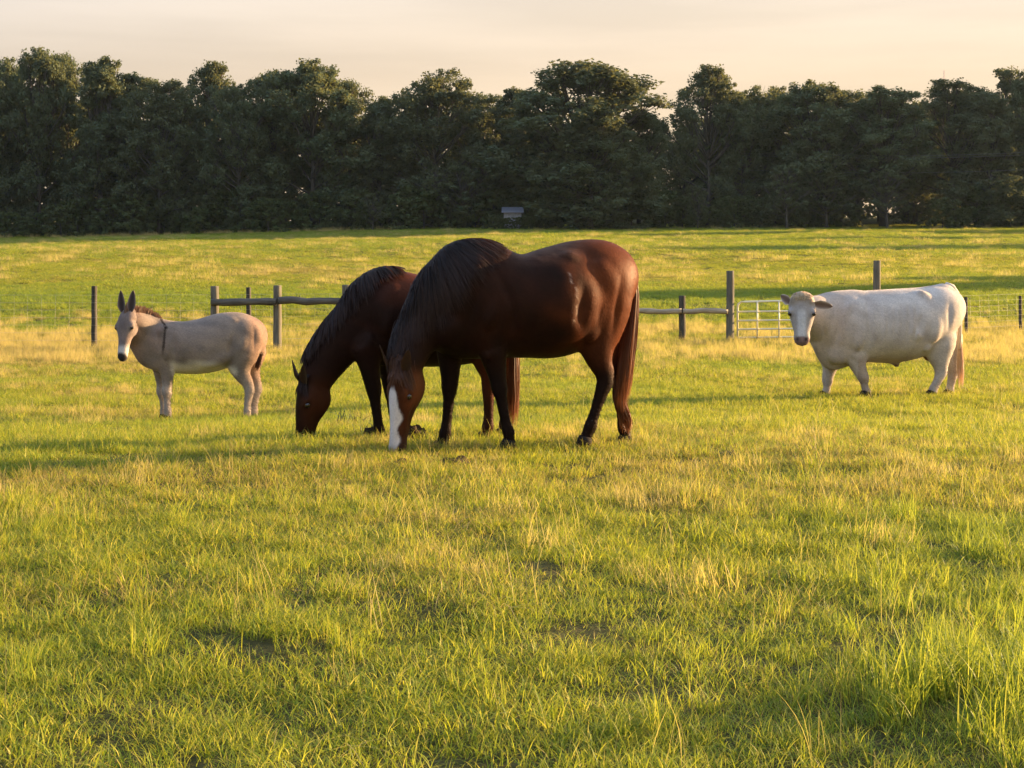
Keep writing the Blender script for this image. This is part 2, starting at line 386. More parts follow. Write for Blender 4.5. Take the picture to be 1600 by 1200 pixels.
for px, s in ((772, .55), (792, .45), (812, .5), (832, .7)):
    Y = 198.; x = (px - 800) * Y / F; e_ = empty('shrub', (x, Y, float(ground(x, Y)) - .1), px * .7); e_.scale = (s * 1.3, s * 1.3, s); tag(e_, where(px, 'small shrub before the shed'), 'shrub', 'thicket shrubs at the foot of the tree line')
    for nme, me in zip(('crown', 'trunk'), BUSH[px % 3]): link(nme, me, None, e_, True)
for (px, top, Y, wp, lab) in [(582, 300, 200, 44, 'small bright green pointed sapling at the edge left of centre'),
                              (1090, 288, 201, 40, 'small round sapling standing alone right of the bright gap'),
                              (1228, 258, 201, 78, 'young tree with pale slender trunk above the white gate'),
                              (1386, 265, 203, 80, 'young leafy tree on a pale trunk above the back of the bull'),
                              (1290, 270, 205, 110, 'drooping young tree left of the lawn strip behind the bull'),
                              (722, 262, 204, 100, 'bushy young tree left of the grey roof')]:
    put_tree('sapling', SAP[0 if wp < 60 else 1], px, top, Y, wp, lab, None, 'sapling', H0=7., w0=.62)
VV, QQ, RR, oo = [], [], [], 0
rw = np.random.default_rng(77); nn = 60000
wx = rw.uniform(-150, 150, nn); wy = 262 + rw.uniform(-6, 6, nn); wtop = 13 + 5 * fbm(wx, wx * 0 + 3, 9, 71); wz = rw.random(nn) ** 1.1 * wtop
gz = ground(wx, wy); Pw = np.stack([wx, wy, gz + wz], 1); keepw = ~((wx > 26) & (wx < 30) & (wz > 2.5)); Pw = Pw[keepw]; nn = len(Pw)
a1 = rw.normal(size=(nn, 3)); a1 /= np.linalg.norm(a1, axis=1, keepdims=True); a2 = np.cross(a1, rw.normal(size=(nn, 3))); a2 /= np.linalg.norm(a2, axis=1, keepdims=True); sz = rw.uniform(.5, 1.1, (nn, 1))
wm = mesh_np('woodland', np.stack([Pw - a1 * sz * .5, Pw + a2 * sz * .4, Pw + a1 * sz * .5, Pw - a2 * sz * .4], 1).reshape(-1, 3), np.arange(4 * nn).reshape(-1, 4), False); fattr(wm, 'rnd', np.repeat(rw.random(nn), 4))
tag(link('woodland', wm, M_leaf), 'dark mass of the wood seen between the trees of the far edge', 'woodland', kind='stuff')
# trees to the right of the frame whose long evening shadows cross the field
for i, (x, y, h) in enumerate([(74, 82, 13), (88, 94, 12), (104, 150, 15), (118, 182, 15), (110, 205, 16)]):
    e_ = empty('broadleaf_tree', (x, y, float(ground(x, y))), i * 1.3)
    s = h / 20; tag(e_, 'tree standing beyond the right edge of the pasture', 'tree', 'trees right of the pasture')
    for nme, me in zip(('crown', 'trunk'), TREES['adgb'[i % 4]]):
        o = link(nme, me, None, e_, True); o.scale = (s * 1.3, s * 1.3, s)

# ------------------------------------------------------------ grass
def blade_mesh(name, n, hmin, hmax, rad, wid, lean, seed, seg=4, seedhead=0., droop=1.0, dry=0.):
    r = np.random.default_rng(seed)
    a = r.uniform(0, 2 * np.pi, n); rr = rad * np.sqrt(r.random(n)); base = np.stack([rr * np.cos(a), rr * np.sin(a), np.full(n, -.02)], 1)
    h = r.uniform(hmin, hmax, n); la = r.uniform(0, 2 * np.pi, n); le = lean * r.uniform(.2, 1.3, n)
    d = np.stack([np.cos(la), np.sin(la), np.zeros(n)], 1); side = np.stack([-np.sin(la), np.cos(la), np.zeros(n)], 1)
    tw = r.uniform(-1, 1, n)[:, None]; side = side * np.cos(tw) + d * np.sin(tw)
    t_ = np.linspace(0, 1, seg + 1); V = []; 
    for q_ in t_:
        off = d * (h * le * q_ ** 2)[:, None]
        zz = h * (q_ - droop * le * .38 * q_ ** 3)
        c = base + off; c[:, 2] += zz
        wv = (wid * (1 - q_ ** 1.6) * (.65 + .35 * min(1, q_ * 3)) if q_ < 1 else 0) * r.uniform(.7, 1.25, n)
        if seedhead: wv = np.full(n, wid * .55 if q_ < .7 else wid * seedhead * (1.02 - q_))
        V.append(c - side * wv[:, None] * .5)
        V.append(c + side * wv[:, None] * .5 + (np.array([0, 0, 0]) if q_ < 1 else 1e-4))
    V = np.stack(V, 1); k = 2 * (seg + 1); V = V.reshape(-1, 3)
    o = np.arange(n)[:, None] * k
    Q = np.concatenate([np.stack([o[:, 0] + 2 * j, o[:, 0] + 2 * j + 1, o[:, 0] + 2 * j + 3, o[:, 0] + 2 * j + 2], 1) for j in range(seg)])
    me = mesh_np(name, V, Q, True)
    rv = r.random(n); 
    if dry: rv = 1.2 + .3 * r.random(n)
    fattr(me, 'rnd', np.repeat(rv, k)); fattr(me, 'tip', np.tile(np.repeat(t_, 2), n))
    return me
m, t, b = mat('grass_blades'); M_grass = m
a_r = attr(t, 'rnd').outputs['Fac']; a_t = attr(t, 'tip').outputs['Fac']; a_i = attr(t, 'dry', 'INSTANCER').outputs['Fac']; a_l = attr(t, 'lush_shade', 'INSTANCER').outputs['Fac']
grn = ramp_node(t, a_r, [(0, (.085, .16, .020)), (.35, (.18, .28, .026)), (.62, (.36, .40, .032)), (.85, (.52, .46, .055)), (1.0, (.58, .44, .15))]).outputs[0]
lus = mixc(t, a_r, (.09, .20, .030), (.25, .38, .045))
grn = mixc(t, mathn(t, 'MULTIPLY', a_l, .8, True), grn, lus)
dryc = ramp_node(t, a_r, [(0, (.20, .14, .045)), (.5, (.38, .28, .085)), (1.0, (.54, .42, .17))]).outputs[0]
# a blade is dry when its own number lies below the patch's dryness
isdry = mathn(t, 'GREATER_THAN', mathn(t, 'ADD', a_i, mathn(t, 'MULTIPLY', mathn(t, 'FRACT', mathn(t, 'MULTIPLY', a_r, 17.31)), .9)), 1.0)
straw = mathn(t, 'GREATER_THAN', a_r, 1.1)
c = mixc(t, mathn(t, 'MAXIMUM', isdry, straw), grn, dryc)
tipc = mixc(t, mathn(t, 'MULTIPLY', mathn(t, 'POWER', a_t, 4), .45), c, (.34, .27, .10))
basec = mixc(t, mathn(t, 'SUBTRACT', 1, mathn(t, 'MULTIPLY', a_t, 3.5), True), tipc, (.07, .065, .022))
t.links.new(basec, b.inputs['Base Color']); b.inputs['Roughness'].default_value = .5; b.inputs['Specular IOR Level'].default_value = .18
tr = N(t, 'ShaderNodeBsdfTranslucent'); ms = N(t, 'ShaderNodeMixShader'); ms.inputs[0].default_value = .48
t.links.new(mixc(t, .36, basec, (.64, .62, .025)), tr.inputs[0])
o = [x for x in t.nodes if x.type == 'OUTPUT_MATERIAL'][0]
t.links.new(b.outputs[0], ms.inputs[1]); t.links.new(tr.outputs[0], ms.inputs[2]); t.links.new(ms.outputs[0], o.inputs[0])

protos = bpy.data.collections.new('grass_prototypes')
def proto(i, me):
    me.materials.append(M_grass); o = bpy.data.objects.new('grass_tuft_%02d' % i, me); protos.objects.link(o)
# 0-3 short turf, 4-5 mid tufts, 6-7 tall lush, 8 straw stems with heads, 9 lying stalks, 10-11 low leafy
proto(0, blade_mesh('t0', 150, .03, .085, .17, .0045, 1.0, 1, 4))
proto(1, blade_mesh('t1', 150, .03, .10, .17, .0042, 1.1, 2, 4))
proto(2, blade_mesh('t2', 130, .04, .12, .16, .0045, 1.0, 3, 4))
proto(3, blade_mesh('t3', 170, .02, .07, .19, .0050, 1.3, 4, 4))
proto(4, blade_mesh('t4', 60, .06, .16, .09, .0044, .8, 5, 4))
proto(5, blade_mesh('t5', 60, .06, .18, .11, .0048, 1.0, 6, 5))
proto(6, blade_mesh('t6', 45, .16, .34, .09, .0058, .6, 7, 6))
proto(7, blade_mesh('t7', 50, .14, .30, .10, .0055, .75, 8, 6))
proto(8, blade_mesh('t8', 7, .16, .36, .12, .0034, .3, 9, 6, seedhead=2.6, droop=.6, dry=1))
proto(9, blade_mesh('t9', 6, .10, .26, .14, .0045, 2.6, 10, 5, droop=.9, dry=1))
proto(10, blade_mesh('t10', 120, .015, .05, .15, .009, 1.2, 11, 2))
proto(11, blade_mesh('t11', 90, .10, .26, .2, .0040, .4, 12, 4, dry=1))

def zones(x, y):
    """dry / lush / tall character of the pasture, by place"""
    px = 800 + F * x / y; row = HROW - F * (ground(x, y) - CZ) / y
    n = fbm(x, y, 2.6, 21); n2 = fbm(x, y, .7, 25); nf = fbm(x, y * .7, 14, 29)
    dry = .13 + (n - .5) * 1.1 + (n2 - .5) * 1.1
    # the yellow belt that runs in front of the horses
    dry += .36 * np.exp(-((y - 8.9) / 1.9) ** 2) * (.7 + .5 * sstep(.5, -3, x))
    dry += (.18 + .30 * sstep(-4, -9, x) + .12 * sstep(3, 8, x)) * np.exp(-((y - 31) / 5.0) ** 2) + .35 * np.exp(-((y - 38) / 5.5) ** 2)
    dry -= .20 * sstep(6.3, 4.2, y) * 1.0
    lush_shade = sstep(.5, .75, fbm(x, y, 3.1, 41)) * .8 + .25 * sstep(6.5, 4, y)
    lush_shade += 1.0 * np.exp(-((y - 54) / 7.5) ** 2) + .5 * sstep(95, 120, y)  # mid-field green band puts part of the tree shade into grass colour
    dry -= .8 * np.exp(-((y - 54) / 8) ** 2); dry += .35 * np.exp(-((y - 78) / 10) ** 2) * sstep(.35, .6, nf) + (nf - .5) * .5 * sstep(60, 80, y)
    # long green grass, lower right of the picture
    tall = gauss2(x, y, 1.55, 4.55, .75, .65) + .45 * gauss2(x, y, 2.0, 5.8, .6, .9)
    tall += .35 * sstep(.62, .8, fbm(x, y, 1.1, 55))
    tall = np.where(y > 26, tall * .5 + .55 * sstep(28, 31, y), tall)
    dry = dry - .5 * tall * (y < 20); lush_shade = lush_shade + .5 * tall * (y < 20)
    return np.clip(dry, 0, 1), np.clip(lush_shade, 0, 1), np.clip(tall, 0, 1)
P, IDX, ROT, SCL, DRY, LUS = [], [], [], [], [], []
def scatter(y0, y1, dens, sxy, sz, mode='turf', keep=None, margin=1.2):
    A = .37 * (y1 ** 2 - y0 ** 2) + 2 * margin * (y1 - y0); n = int(A * dens)
    yy = np.sqrt(rng.uniform(y0 ** 2, y1 ** 2, n)); xx = rng.uniform(-1, 1, n) * (.37 * yy + margin)
    dry, lush_shade, tall = zones(xx, yy)
    if mode == 'turf':
        idx = rng.choice([0, 1, 2, 3, 10], n, p=[.26, .24, .24, .16, .10]); cl = fbm(xx, yy, .34, 81, 2) * .65 + fbm(xx, yy, 1.3, 83, 2) * .35; s = rng.uniform(.7, 1.2, n) * (.55 + .95 * cl); k = rng.random(n) < .05 + 1.9 * cl ** 1.2
    elif mode == 'mid':
        idx = rng.choice([4, 5], n); s = rng.uniform(.6, 1.15, n); k = rng.random(n) < .25 + .75 * sstep(.45, .65, fbm(xx, yy, .8, 61)) + tall
    elif mode == 'tall':
        idx = rng.choice([6, 7], n); s = rng.uniform(.55, 1.1, n) * (.55 + .45 * tall); k = rng.random(n) < tall * .95 + .015
    elif mode == 'straw':
        idx = rng.choice([8, 9], n, p=[.7, .3]); s = rng.uniform(.5, 1.15, n); k = rng.random(n) < .15 + .9 * dry
    elif mode == 'hay':
        idx = np.full(n, 11); s = rng.uniform(.6, 1.1, n); k = rng.random(n) < dry
    if keep is not None: k &= keep(xx, yy)
    xx, yy, idx, s, dry, lush_shade = xx[k], yy[k], idx[k], s[k], dry[k], lush_shade[k]; n = len(xx)
    P.append(np.stack([xx, yy, ground(xx, yy)], 1)); IDX.append(idx)
    ROT.append(np.stack([rng.normal(0, .09, n), rng.normal(0, .09, n), rng.uniform(0, 6.283, n)], 1))
    SCL.append(np.stack([s * sxy, s * sxy, s * sz], 1)); DRY.append(dry); LUS.append(lush_shade)
scatter(2.6, 8, 105, .95, .82); scatter(8, 14, 80, 1.05, .95); scatter(14, 24, 46, 1.2, 1.0); scatter(24, 46, 30, 1.5, 1.15)
scatter(46, 100, 8, 2.9, 1.6); scatter(100, 218, 2.6, 5.0, 2.3)
scatter(2.6, 9, 20, .95, .85, 'mid'); scatter(9, 24, 24, 1, .95, 'mid'); scatter(24, 60, 5, 1.5, 1.1, 'mid')
scatter(2.6, 9, 60, 1, 1, 'tall'); scatter(9, 28, 3, 1, .8, 'tall'); scatter(28, 60, 3.5, 1.6, .9, 'tall')
scatter(2.6, 9, 9, 1, .9, 'straw'); scatter(9, 28, 3.0, 1.1, .9, 'straw'); scatter(28, 50, 3, 1.6, 1.3, 'straw')
scatter(6, 28, 5, 1, .7, 'hay'); scatter(28, 48, 14, 1.2, 1.25, 'hay'); scatter(60, 218, .35, 4, 2.2, 'hay')
scatter(199, 206, 5, 2.2, 3.4, 'hay', lambda x, y: (rng.random(len(x)) < .1 + .9 * sstep(-14, -22, x)))
P = np.concatenate(P); n = len(P)
gp = bpy.data.meshes.new('grass'); gp.vertices.add(n); gp.vertices.foreach_set('co', P.astype(np.float32).ravel())
a = gp.attributes.new('idx', 'INT', 'POINT'); a.data.foreach_set('value', np.concatenate(IDX).astype(np.int32))
fattr(gp, 'rot', np.concatenate(ROT), 'FLOAT_VECTOR'); fattr(gp, 'scl', np.concatenate(SCL), 'FLOAT_VECTOR')
fattr(gp, 'dry', np.concatenate(DRY)); fattr(gp, 'lush_shade', np.concatenate(LUS))
grass = link('grass', gp, M_grass); tag(grass, 'green and straw yellow pasture grass glowing in low sun', 'grass', kind='stuff')
ng = bpy.data.node_groups.new('scatter_grass', 'GeometryNodeTree')
ng.interface.new_socket('Geometry', in_out='INPUT', socket_type='NodeSocketGeometry'); ng.interface.new_socket('Geometry', in_out='OUTPUT', socket_type='NodeSocketGeometry')
gi = N(ng, 'NodeGroupInput'); g_o = N(ng, 'NodeGroupOutput'); iop = N(ng, 'GeometryNodeInstanceOnPoints'); ci = N(ng, 'GeometryNodeCollectionInfo')
ci.inputs['Collection'].default_value = protos; ci.inputs['Separate Children'].default_value = True; ci.inputs['Reset Children'].default_value = True
def na(name, dt):
    q_ = N(ng, 'GeometryNodeInputNamedAttribute', data_type=dt); q_.inputs['Name'].default_value = name; return q_.outputs[0]
ng.links.new(gi.outputs[0], iop.inputs['Points']); ng.links.new(ci.outputs[0], iop.inputs['Instance']); iop.inputs['Pick Instance'].default_value = True
ng.links.new(na('idx', 'INT'), iop.inputs['Instance Index'])
e2r = N(ng, 'FunctionNodeEulerToRotation'); ng.links.new(na('rot', 'FLOAT_VECTOR'), e2r.inputs[0]); ng.links.new(e2r.outputs[0], iop.inputs['Rotation'])
ng.links.new(na('scl', 'FLOAT_VECTOR'), iop.inputs['Scale']); ng.links.new(iop.outputs[0], g_o.inputs[0])
gmod = grass.modifiers.new('scatter', 'NODES'); gmod.node_group = ng
print('grass instances', n)

# ------------------------------------------------------------ animal bodies: one skin over a smooth union of muscles and limbs
def nrm(v): v = np.asarray(v, float); return v / (np.linalg.norm(v) + 1e-9)
class Body:
    def __init__(s, lo, hi, h):
        s.lo = np.array(lo, float); s.h = h; s.n = (np.ceil((np.array(hi) - s.lo) / h)).astype(int) + 1
        s.F = np.full(s.n, .5, np.float32)
    def box(s, lo, hi, pad):
        a = np.clip(np.floor((lo - pad - s.lo) / s.h).astype(int), 0, s.n); b = np.clip(np.ceil((hi + pad - s.lo) / s.h).astype(int) + 1, 0, s.n)
        g = [s.lo[i] + s.h * np.arange(a[i], b[i]) for i in range(3)]
        X = np.stack(np.meshgrid(*g, indexing='ij'), -1).astype(np.float32)
        return tuple(slice(a[i], b[i]) for i in range(3)), X
    def merge(s, sl, d, k):
        f = s.F[sl]
        if k <= 0: s.F[sl] = np.minimum(f, d); return
        h = np.clip(.5 + .5 * (f - d) / k, 0, 1); s.F[sl] = f + (d - f) * h - k * h * (1 - h)
    def carve(s, sl, d, k):
        f = s.F[sl]; d = -d; h = np.clip(.5 - .5 * (f - d) / k, 0, 1); s.F[sl] = f + (d - f) * h + k * h * (1 - h)
    def chain(s, pts, r, w, L, k=.03, sub=8, cut=False):
        """a limb swept along pts: r in its plane, w along the sideways axis L"""
        pts = np.asarray(pts, float); n = len(pts); r = np.broadcast_to(r, (n,)).astype(float); w = np.broadcast_to(w, (n,)).astype(float)
        D = np.concatenate([pts, r[:, None], w[:, None]], 1)
        if n > 2 and sub > 1:
            E = np.concatenate([2 * D[:1] - D[1:2], D, 2 * D[-1:] - D[-2:-1]]); o = []
            for i in range(n - 1):
                p0, p1, p2, p3 = E[i:i + 4]
                for q_ in np.arange(sub) / sub:
                    o.append(.5 * (2 * p1 + (p2 - p0) * q_ + (2 * p0 - 5 * p1 + 4 * p2 - p3) * q_ ** 2 + (3 * p1 - p0 - 3 * p2 + p3) * q_ ** 3))
            D = np.array(o + [D[-1]])
        mr_ = max(D[:, 3].max(), D[:, 4].max()); pad = mr_ + k + 2 * s.h
        sl, X = s.box(D[:, :3].min(0), D[:, :3].max(0), pad); L = nrm(L).astype(np.float32); best = np.full(X.shape[:3], 9., np.float32)
        for i in range(len(D) - 1):
            a, b_ = D[i], D[i + 1]; pad2 = max(a[3], a[4], b_[3], b_[4]) + k + 2 * s.h
            lo = np.minimum(a[:3], b_[:3]) - pad2; hi = np.maximum(a[:3], b_[:3]) + pad2
            o0 = X[0, 0, 0]; ia = np.clip(((lo - o0) / s.h).astype(int), 0, None); ib = ((hi - o0) / s.h).astype(int) + 2
            ss = tuple(slice(ia[j], max(ia[j], ib[j])) for j in range(3)); Y = X[ss]
            if Y.size == 0: continue
            ba = (b_[:3] - a[:3]).astype(np.float32); pa = Y - a[:3].astype(np.float32)
            t_ = np.clip((pa @ ba) / (ba @ ba + 1e-9), 0, 1); o_ = pa - t_[..., None] * ba; ol = o_ @ L
            oi = np.sqrt(np.maximum((o_ ** 2).sum(-1) - ol ** 2, 0)); rr = a[3] + (b_[3] - a[3]) * t_; ww = a[4] + (b_[4] - a[4]) * t_
            k0 = np.sqrt((oi / rr) ** 2 + (ol / ww) ** 2); k1 = np.sqrt((oi / rr ** 2) ** 2 + (ol / ww ** 2) ** 2)
            d = k0 * (k0 - 1) / (k1 + 1e-6); d = np.where(k0 < .05, -np.minimum(rr, ww), d).astype(np.float32)
            best[ss] = np.minimum(best[ss], d)
        (s.carve if cut else s.merge)(sl, best, k)
    def blob(s, c, rad, ax=None, k=.04, cut=False):
        """ellipsoid with radii rad along the rows of ax"""
        c = np.asarray(c, float); rad = np.asarray(rad, float); ax = np.eye(3) if ax is None else np.asarray(ax)
        m_ = rad.max(); sl, X = s.box(c, c, m_ + k + 2 * s.h)
        if X.size == 0: return
        u = (X - c.astype(np.float32)) @ ax.T.astype(np.float32)
        k0 = np.sqrt(((u / rad) ** 2).sum(-1)); k1 = np.sqrt(((u / rad ** 2) ** 2).sum(-1)); d = k0 * (k0 - 1) / (k1 + 1e-6)
        d = np.where(k0 < .05, -rad.min(), d).astype(np.float32)
        (s.carve if cut else s.merge)(sl, d, k)
    def sample(s, P):
        P = np.atleast_2d(P); g = (P - s.lo) / s.h; g = np.clip(g, 0, s.n - 1.001); i = g.astype(int); f = g - i; v = 0
        for dx in (0, 1):
            for dy in (0, 1):
                for dz in (0, 1):
                    wt = (f[:, 0] if dx else 1 - f[:, 0]) * (f[:, 1] if dy else 1 - f[:, 1]) * (f[:, 2] if dz else 1 - f[:, 2])
                    v = v + wt * s.F[i[:, 0] + dx, i[:, 1] + dy, i[:, 2] + dz]
        return v
    def grad(s, P):
        e_ = s.h * 1.2; g = np.stack([s.sample(P + np.eye(3)[i] * e_) - s.sample(P - np.eye(3)[i] * e_) for i in range(3)], 1)
        return g / (np.linalg.norm(g, axis=1, keepdims=True) + 1e-9)
    def smooth(s, n_=2):
        for _ in range(n_):
            for ax in range(3):
                f = s.F; a_ = np.roll(f, 1, ax); b_ = np.roll(f, -1, ax); s.F = (.5 * f + .25 * a_ + .25 * b_).astype(np.float32)
    def mesh(s, name):
        Fv = s.F; ins = Fv < 0; cc = np.zeros(np.array(s.n) - 1, int)
        for dx in (0, 1):
            for dy in (0, 1):
                for dz in (0, 1): cc += ins[dx:s.n[0] - 1 + dx, dy:s.n[1] - 1 + dy, dz:s.n[2] - 1 + dz]
        act = (cc > 0) & (cc < 8); ijk = np.argwhere(act); idx = np.full(act.shape, -1); idx[act] = np.arange(len(ijk))
        pos = np.zeros((len(ijk), 3)); cnt = np.zeros(len(ijk)); cr = [(a_, b_, c_) for a_ in (0, 1) for b_ in (0, 1) for c_ in (0, 1)]
        vals = {c_: Fv[ijk[:, 0] + c_[0], ijk[:, 1] + c_[1], ijk[:, 2] + c_[2]] for c_ in cr}
        for c1_ in cr:
            for ax in range(3):
                if c1_[ax]: continue
                c2_ = list(c1_); c2_[ax] = 1; c2_ = tuple(c2_); va, vb = vals[c1_], vals[c2_]; m_ = (va < 0) != (vb < 0)
                t_ = np.where(m_, va / np.where(m_, va - vb, 1), 0); p = np.array(c1_, float)[None].repeat(len(ijk), 0); p[:, ax] += t_
                pos[m_] += p[m_]; cnt[m_] += 1
        Vv = s.lo + s.h * (ijk + pos / cnt[:, None]); Qs = []
        for ax in range(3):
            o1, o2 = [(1, 2), (2, 0), (0, 1)][ax]; sl1 = [slice(None)] * 3; sl2 = [slice(None)] * 3; sl1[ax] = slice(0, -1); sl2[ax] = slice(1, None)
            e_ = ins[tuple(sl1)] != ins[tuple(sl2)]; E = np.argwhere(e_); E = E[(E[:, o1] > 0) & (E[:, o2] > 0) & (E[:, o1] < s.n[o1] - 1) & (E[:, o2] < s.n[o2] - 1)]
            def at(d1, d2): c_ = E.copy(); c_[:, o1] -= d1; c_[:, o2] -= d2; return idx[c_[:, 0], c_[:, 1], c_[:, 2]]
            q_ = np.stack([at(0, 0), at(1, 0), at(1, 1), at(0, 1)], 1); fl = ins[E[:, 0], E[:, 1], E[:, 2]]
            q_[~fl] = q_[~fl][:, ::-1]; Qs.append(q_)
        Qv = np.concatenate(Qs); Qv = Qv[(Qv >= 0).all(1)]
        for it in range(2):   # relax a little
            acc = np.zeros_like(Vv); c_ = np.zeros(len(Vv))
            for j in range(4):
                a_, b_ = Qv[:, j], Qv[:, (j + 1) % 4]
                for ax in range(3): acc[:, ax] += np.bincount(a_, Vv[b_, ax], len(Vv)) + np.bincount(b_, Vv[a_, ax], len(Vv))
                c_ += np.bincount(a_, minlength=len(Vv)) + np.bincount(b_, minlength=len(Vv))
            Vv = Vv * .6 + .4 * acc / np.maximum(c_, 1)[:, None]
        return mesh_np(name, Vv, Qv[:, ::-1]), Vv

def to_px(V):
    return 800 + F * V[:, 0] / V[:, 1], HROW - F * (V[:, 2] - CZ) / V[:, 1]
class Plane:
    """side view of an animal: photograph pixel + sideways offset -> world, with a depth that changes along the body"""
    def __init__(s, px0, Y0, px1, Y1):
        s.a, s.b, s.c, s.d = px0, Y0, px1, Y1
        p, q_ = W(px0, 400, Y0), W(px1, 400, Y1); ax = nrm(q_ - p); s.ax = ax; s.L = nrm([ax[1], -ax[0], 0])   # L points to the camera side
        if s.L[1] > 0: s.L = -s.L
    def Y(s, px): return s.b + (px - s.a) / (s.c - s.a) * (s.d - s.b)
    def p(s, px, row, off=0.):
        Y = s.Y(px) + s.L[1] * off     # keep the pixel while moving sideways
        return W(px, row, Y)
    def m(s, px): return s.Y(px) / F
    def chain(s, B, pts, k=.03, L=None):
        """pts: (px, row, r_px, w_px, off_m)"""
        B.chain([s.p(a_[0], a_[1], a_[4] if len(a_) > 4 else 0) for a_ in pts], [a_[2] * s.m(a_[0]) for a_ in pts], [a_[3] * s.m(a_[0]) for a_ in pts], s.L if L is None else L, k)
    def leg(s, B, pts, off, wf=.82, k=.03, foot=None, off2=None):
        """pts: (px,row,r_px); the last point is the coronet; ground contact keeps the hoof on the pasture"""
        n_ = len(pts); offs = np.linspace(off, off if off2 is None else off2, n_)
        s.chain(B, [(a_[0], a_[1], a_[2], a_[2] * (a_[3] if len(a_) > 3 else wf), offs[i]) for i, a_ in enumerate(pts)], k)
        return s.p(pts[-1][0], pts[-1][1], offs[-1])
def surf(Pn, B, px, row, side=1):
    o = np.linspace(.75, -.1, 180) * side; P_ = np.array([Pn.p(px, row, q_) for q_ in o]); d = B.sample(P_); i = np.argmax(d < 0) if (d < 0).any() else len(o) - 1
    return P_[i]
def muscle(Pn, B, px, row, ra, rb, out=.012, deep=.05, tilt=0., k=.025, sides=(1,)):
    """a muscle standing 'out' metres proud of the flank; ra along it, rb across, tilt from the body axis"""
    t_ = R(tilt); up = np.array([0, 0, 1.]); a_ = Pn.ax * math.cos(t_) + up * math.sin(t_); b_ = up * math.cos(t_) - Pn.ax * math.sin(t_)
    for s_ in sides:
        c = surf(Pn, B, px, row, s_) - Pn.L * s_ * (deep - out); B.blob(c, (ra, rb, deep), np.stack([a_, b_, Pn.L]), k)
def groove(Pn, B, pts, r_=.03, depth=.01, k=.02, side=1, out=False):
    Q_ = [surf(Pn, B, a_, b_, side) + Pn.L * side * ((depth - r_) if out else (r_ - depth)) for a_, b_ in pts]
    n_ = len(pts); rr = np.full(n_, r_); rr[0] = rr[-1] = r_ * .35
    for i_ in (0, -1): Q_[i_] = Q_[i_] + Pn.L * side * (0 if out else r_ * .4)
    B.chain(Q_, rr, rr, Pn.L, k, 6, not out)
class Frame:
    def __init__(s, O, X, Z, sc=1.):
        s.O = np.asarray(O, float); s.X = nrm(X); Z = nrm(Z); s.Z = nrm(Z - s.X * (Z @ s.X)); s.Y = np.cross(s.Z, s.X); s.s = sc
        s.M = np.stack([s.X, s.Y, s.Z])
    def w(s, x, y, z): return s.O + s.s * (x * s.X + y * s.Y + z * s.Z)
    def inv(s, V): return ((V - s.O) @ s.M.T) / s.s
    def chain(s, B, pts, k=.02):
        """pts: (x, z, r, w[, y])"""
        B.chain([s.w(a_[0], a_[4] if len(a_) > 4 else 0, a_[1]) for a_ in pts], [a_[2] * s.s for a_ in pts], [a_[3] * s.s for a_ in pts], s.Y, k)
    def blob(s, B, c, r, k=.02, cut=False): B.blob(s.w(*c), np.array(r) * s.s, s.M, k, cut)

def uvsphere(c, r, nu=16, nv=12, M=None):
    u = np.linspace(0, 2 * np.pi, nu, endpoint=False); v = np.linspace(0, np.pi, nv)
    P_ = np.stack([np.outer(np.sin(v), np.cos(u)), np.outer(np.sin(v), np.sin(u)), np.outer(np.cos(v), np.ones(nu))], -1).reshape(-1, 3) * r
    if M is not None: P_ = P_ @ M
    i = np.arange(nv - 1)[:, None] * nu; j = np.arange(nu)[None]; k = (j + 1) % nu
    return P_ + c, np.stack([i + j, i + nu + j, i + nu + k, i + k], -1).reshape(-1, 4)
def ear_geo(base, axis, face, length, width, point=1.0, cup=.9, thick=.006, curl=0., seed=1):
    """a cupped ear: base point, direction to the tip, direction its opening faces"""
    A = nrm(axis); Fc = nrm(np.asarray(face) - A * (np.dot(face, A))); Sd = np.cross(A, Fc); nu, nv = 15, 13; outs = []
    for side in (0, 1):
        g = []
        for i in range(nu):
            q_ = i / (nu - 1); prof = min(1, (q_ * 2.6 + .22)) ** .6 * max(0, 1 - q_ ** (1.9 / point)) ** .62 if q_ < .999 else .02
            wd = width * .5 * prof; cu = cup * (1.15 - .75 * q_)
            for j in range(nv):
                s_ = (j / (nv - 1) * 2 - 1); an = s_ * cu * 1.5
                rad_ = wd / max(.35, math.sin(min(1.5, cu * 1.5)))
                p = base + A * (length * q_) + Sd * (rad_ * math.sin(an)) + Fc * (rad_ * (1 - math.cos(an))) * .8 - Fc * (curl * length * q_ * q_)
                p = p + (Fc * (thick * (1 - abs(s_) ** 6)) if side == 0 else 0)
                g.append(p)
        outs.append(np.array(g))
    i = np.arange(nu - 1)[:, None] * nv; j = np.arange(nv - 1)[None]; Qa = np.stack([i + j, i + j + 1, i + nv + j + 1, i + nv + j], -1).reshape(-1, 4)
    n_ = nu * nv; V_ = np.concatenate(outs); Qb = Qa[:, ::-1] + n_
    return V_, np.concatenate([Qa, Qb]), np.concatenate([np.ones(n_), np.zeros(n_)])
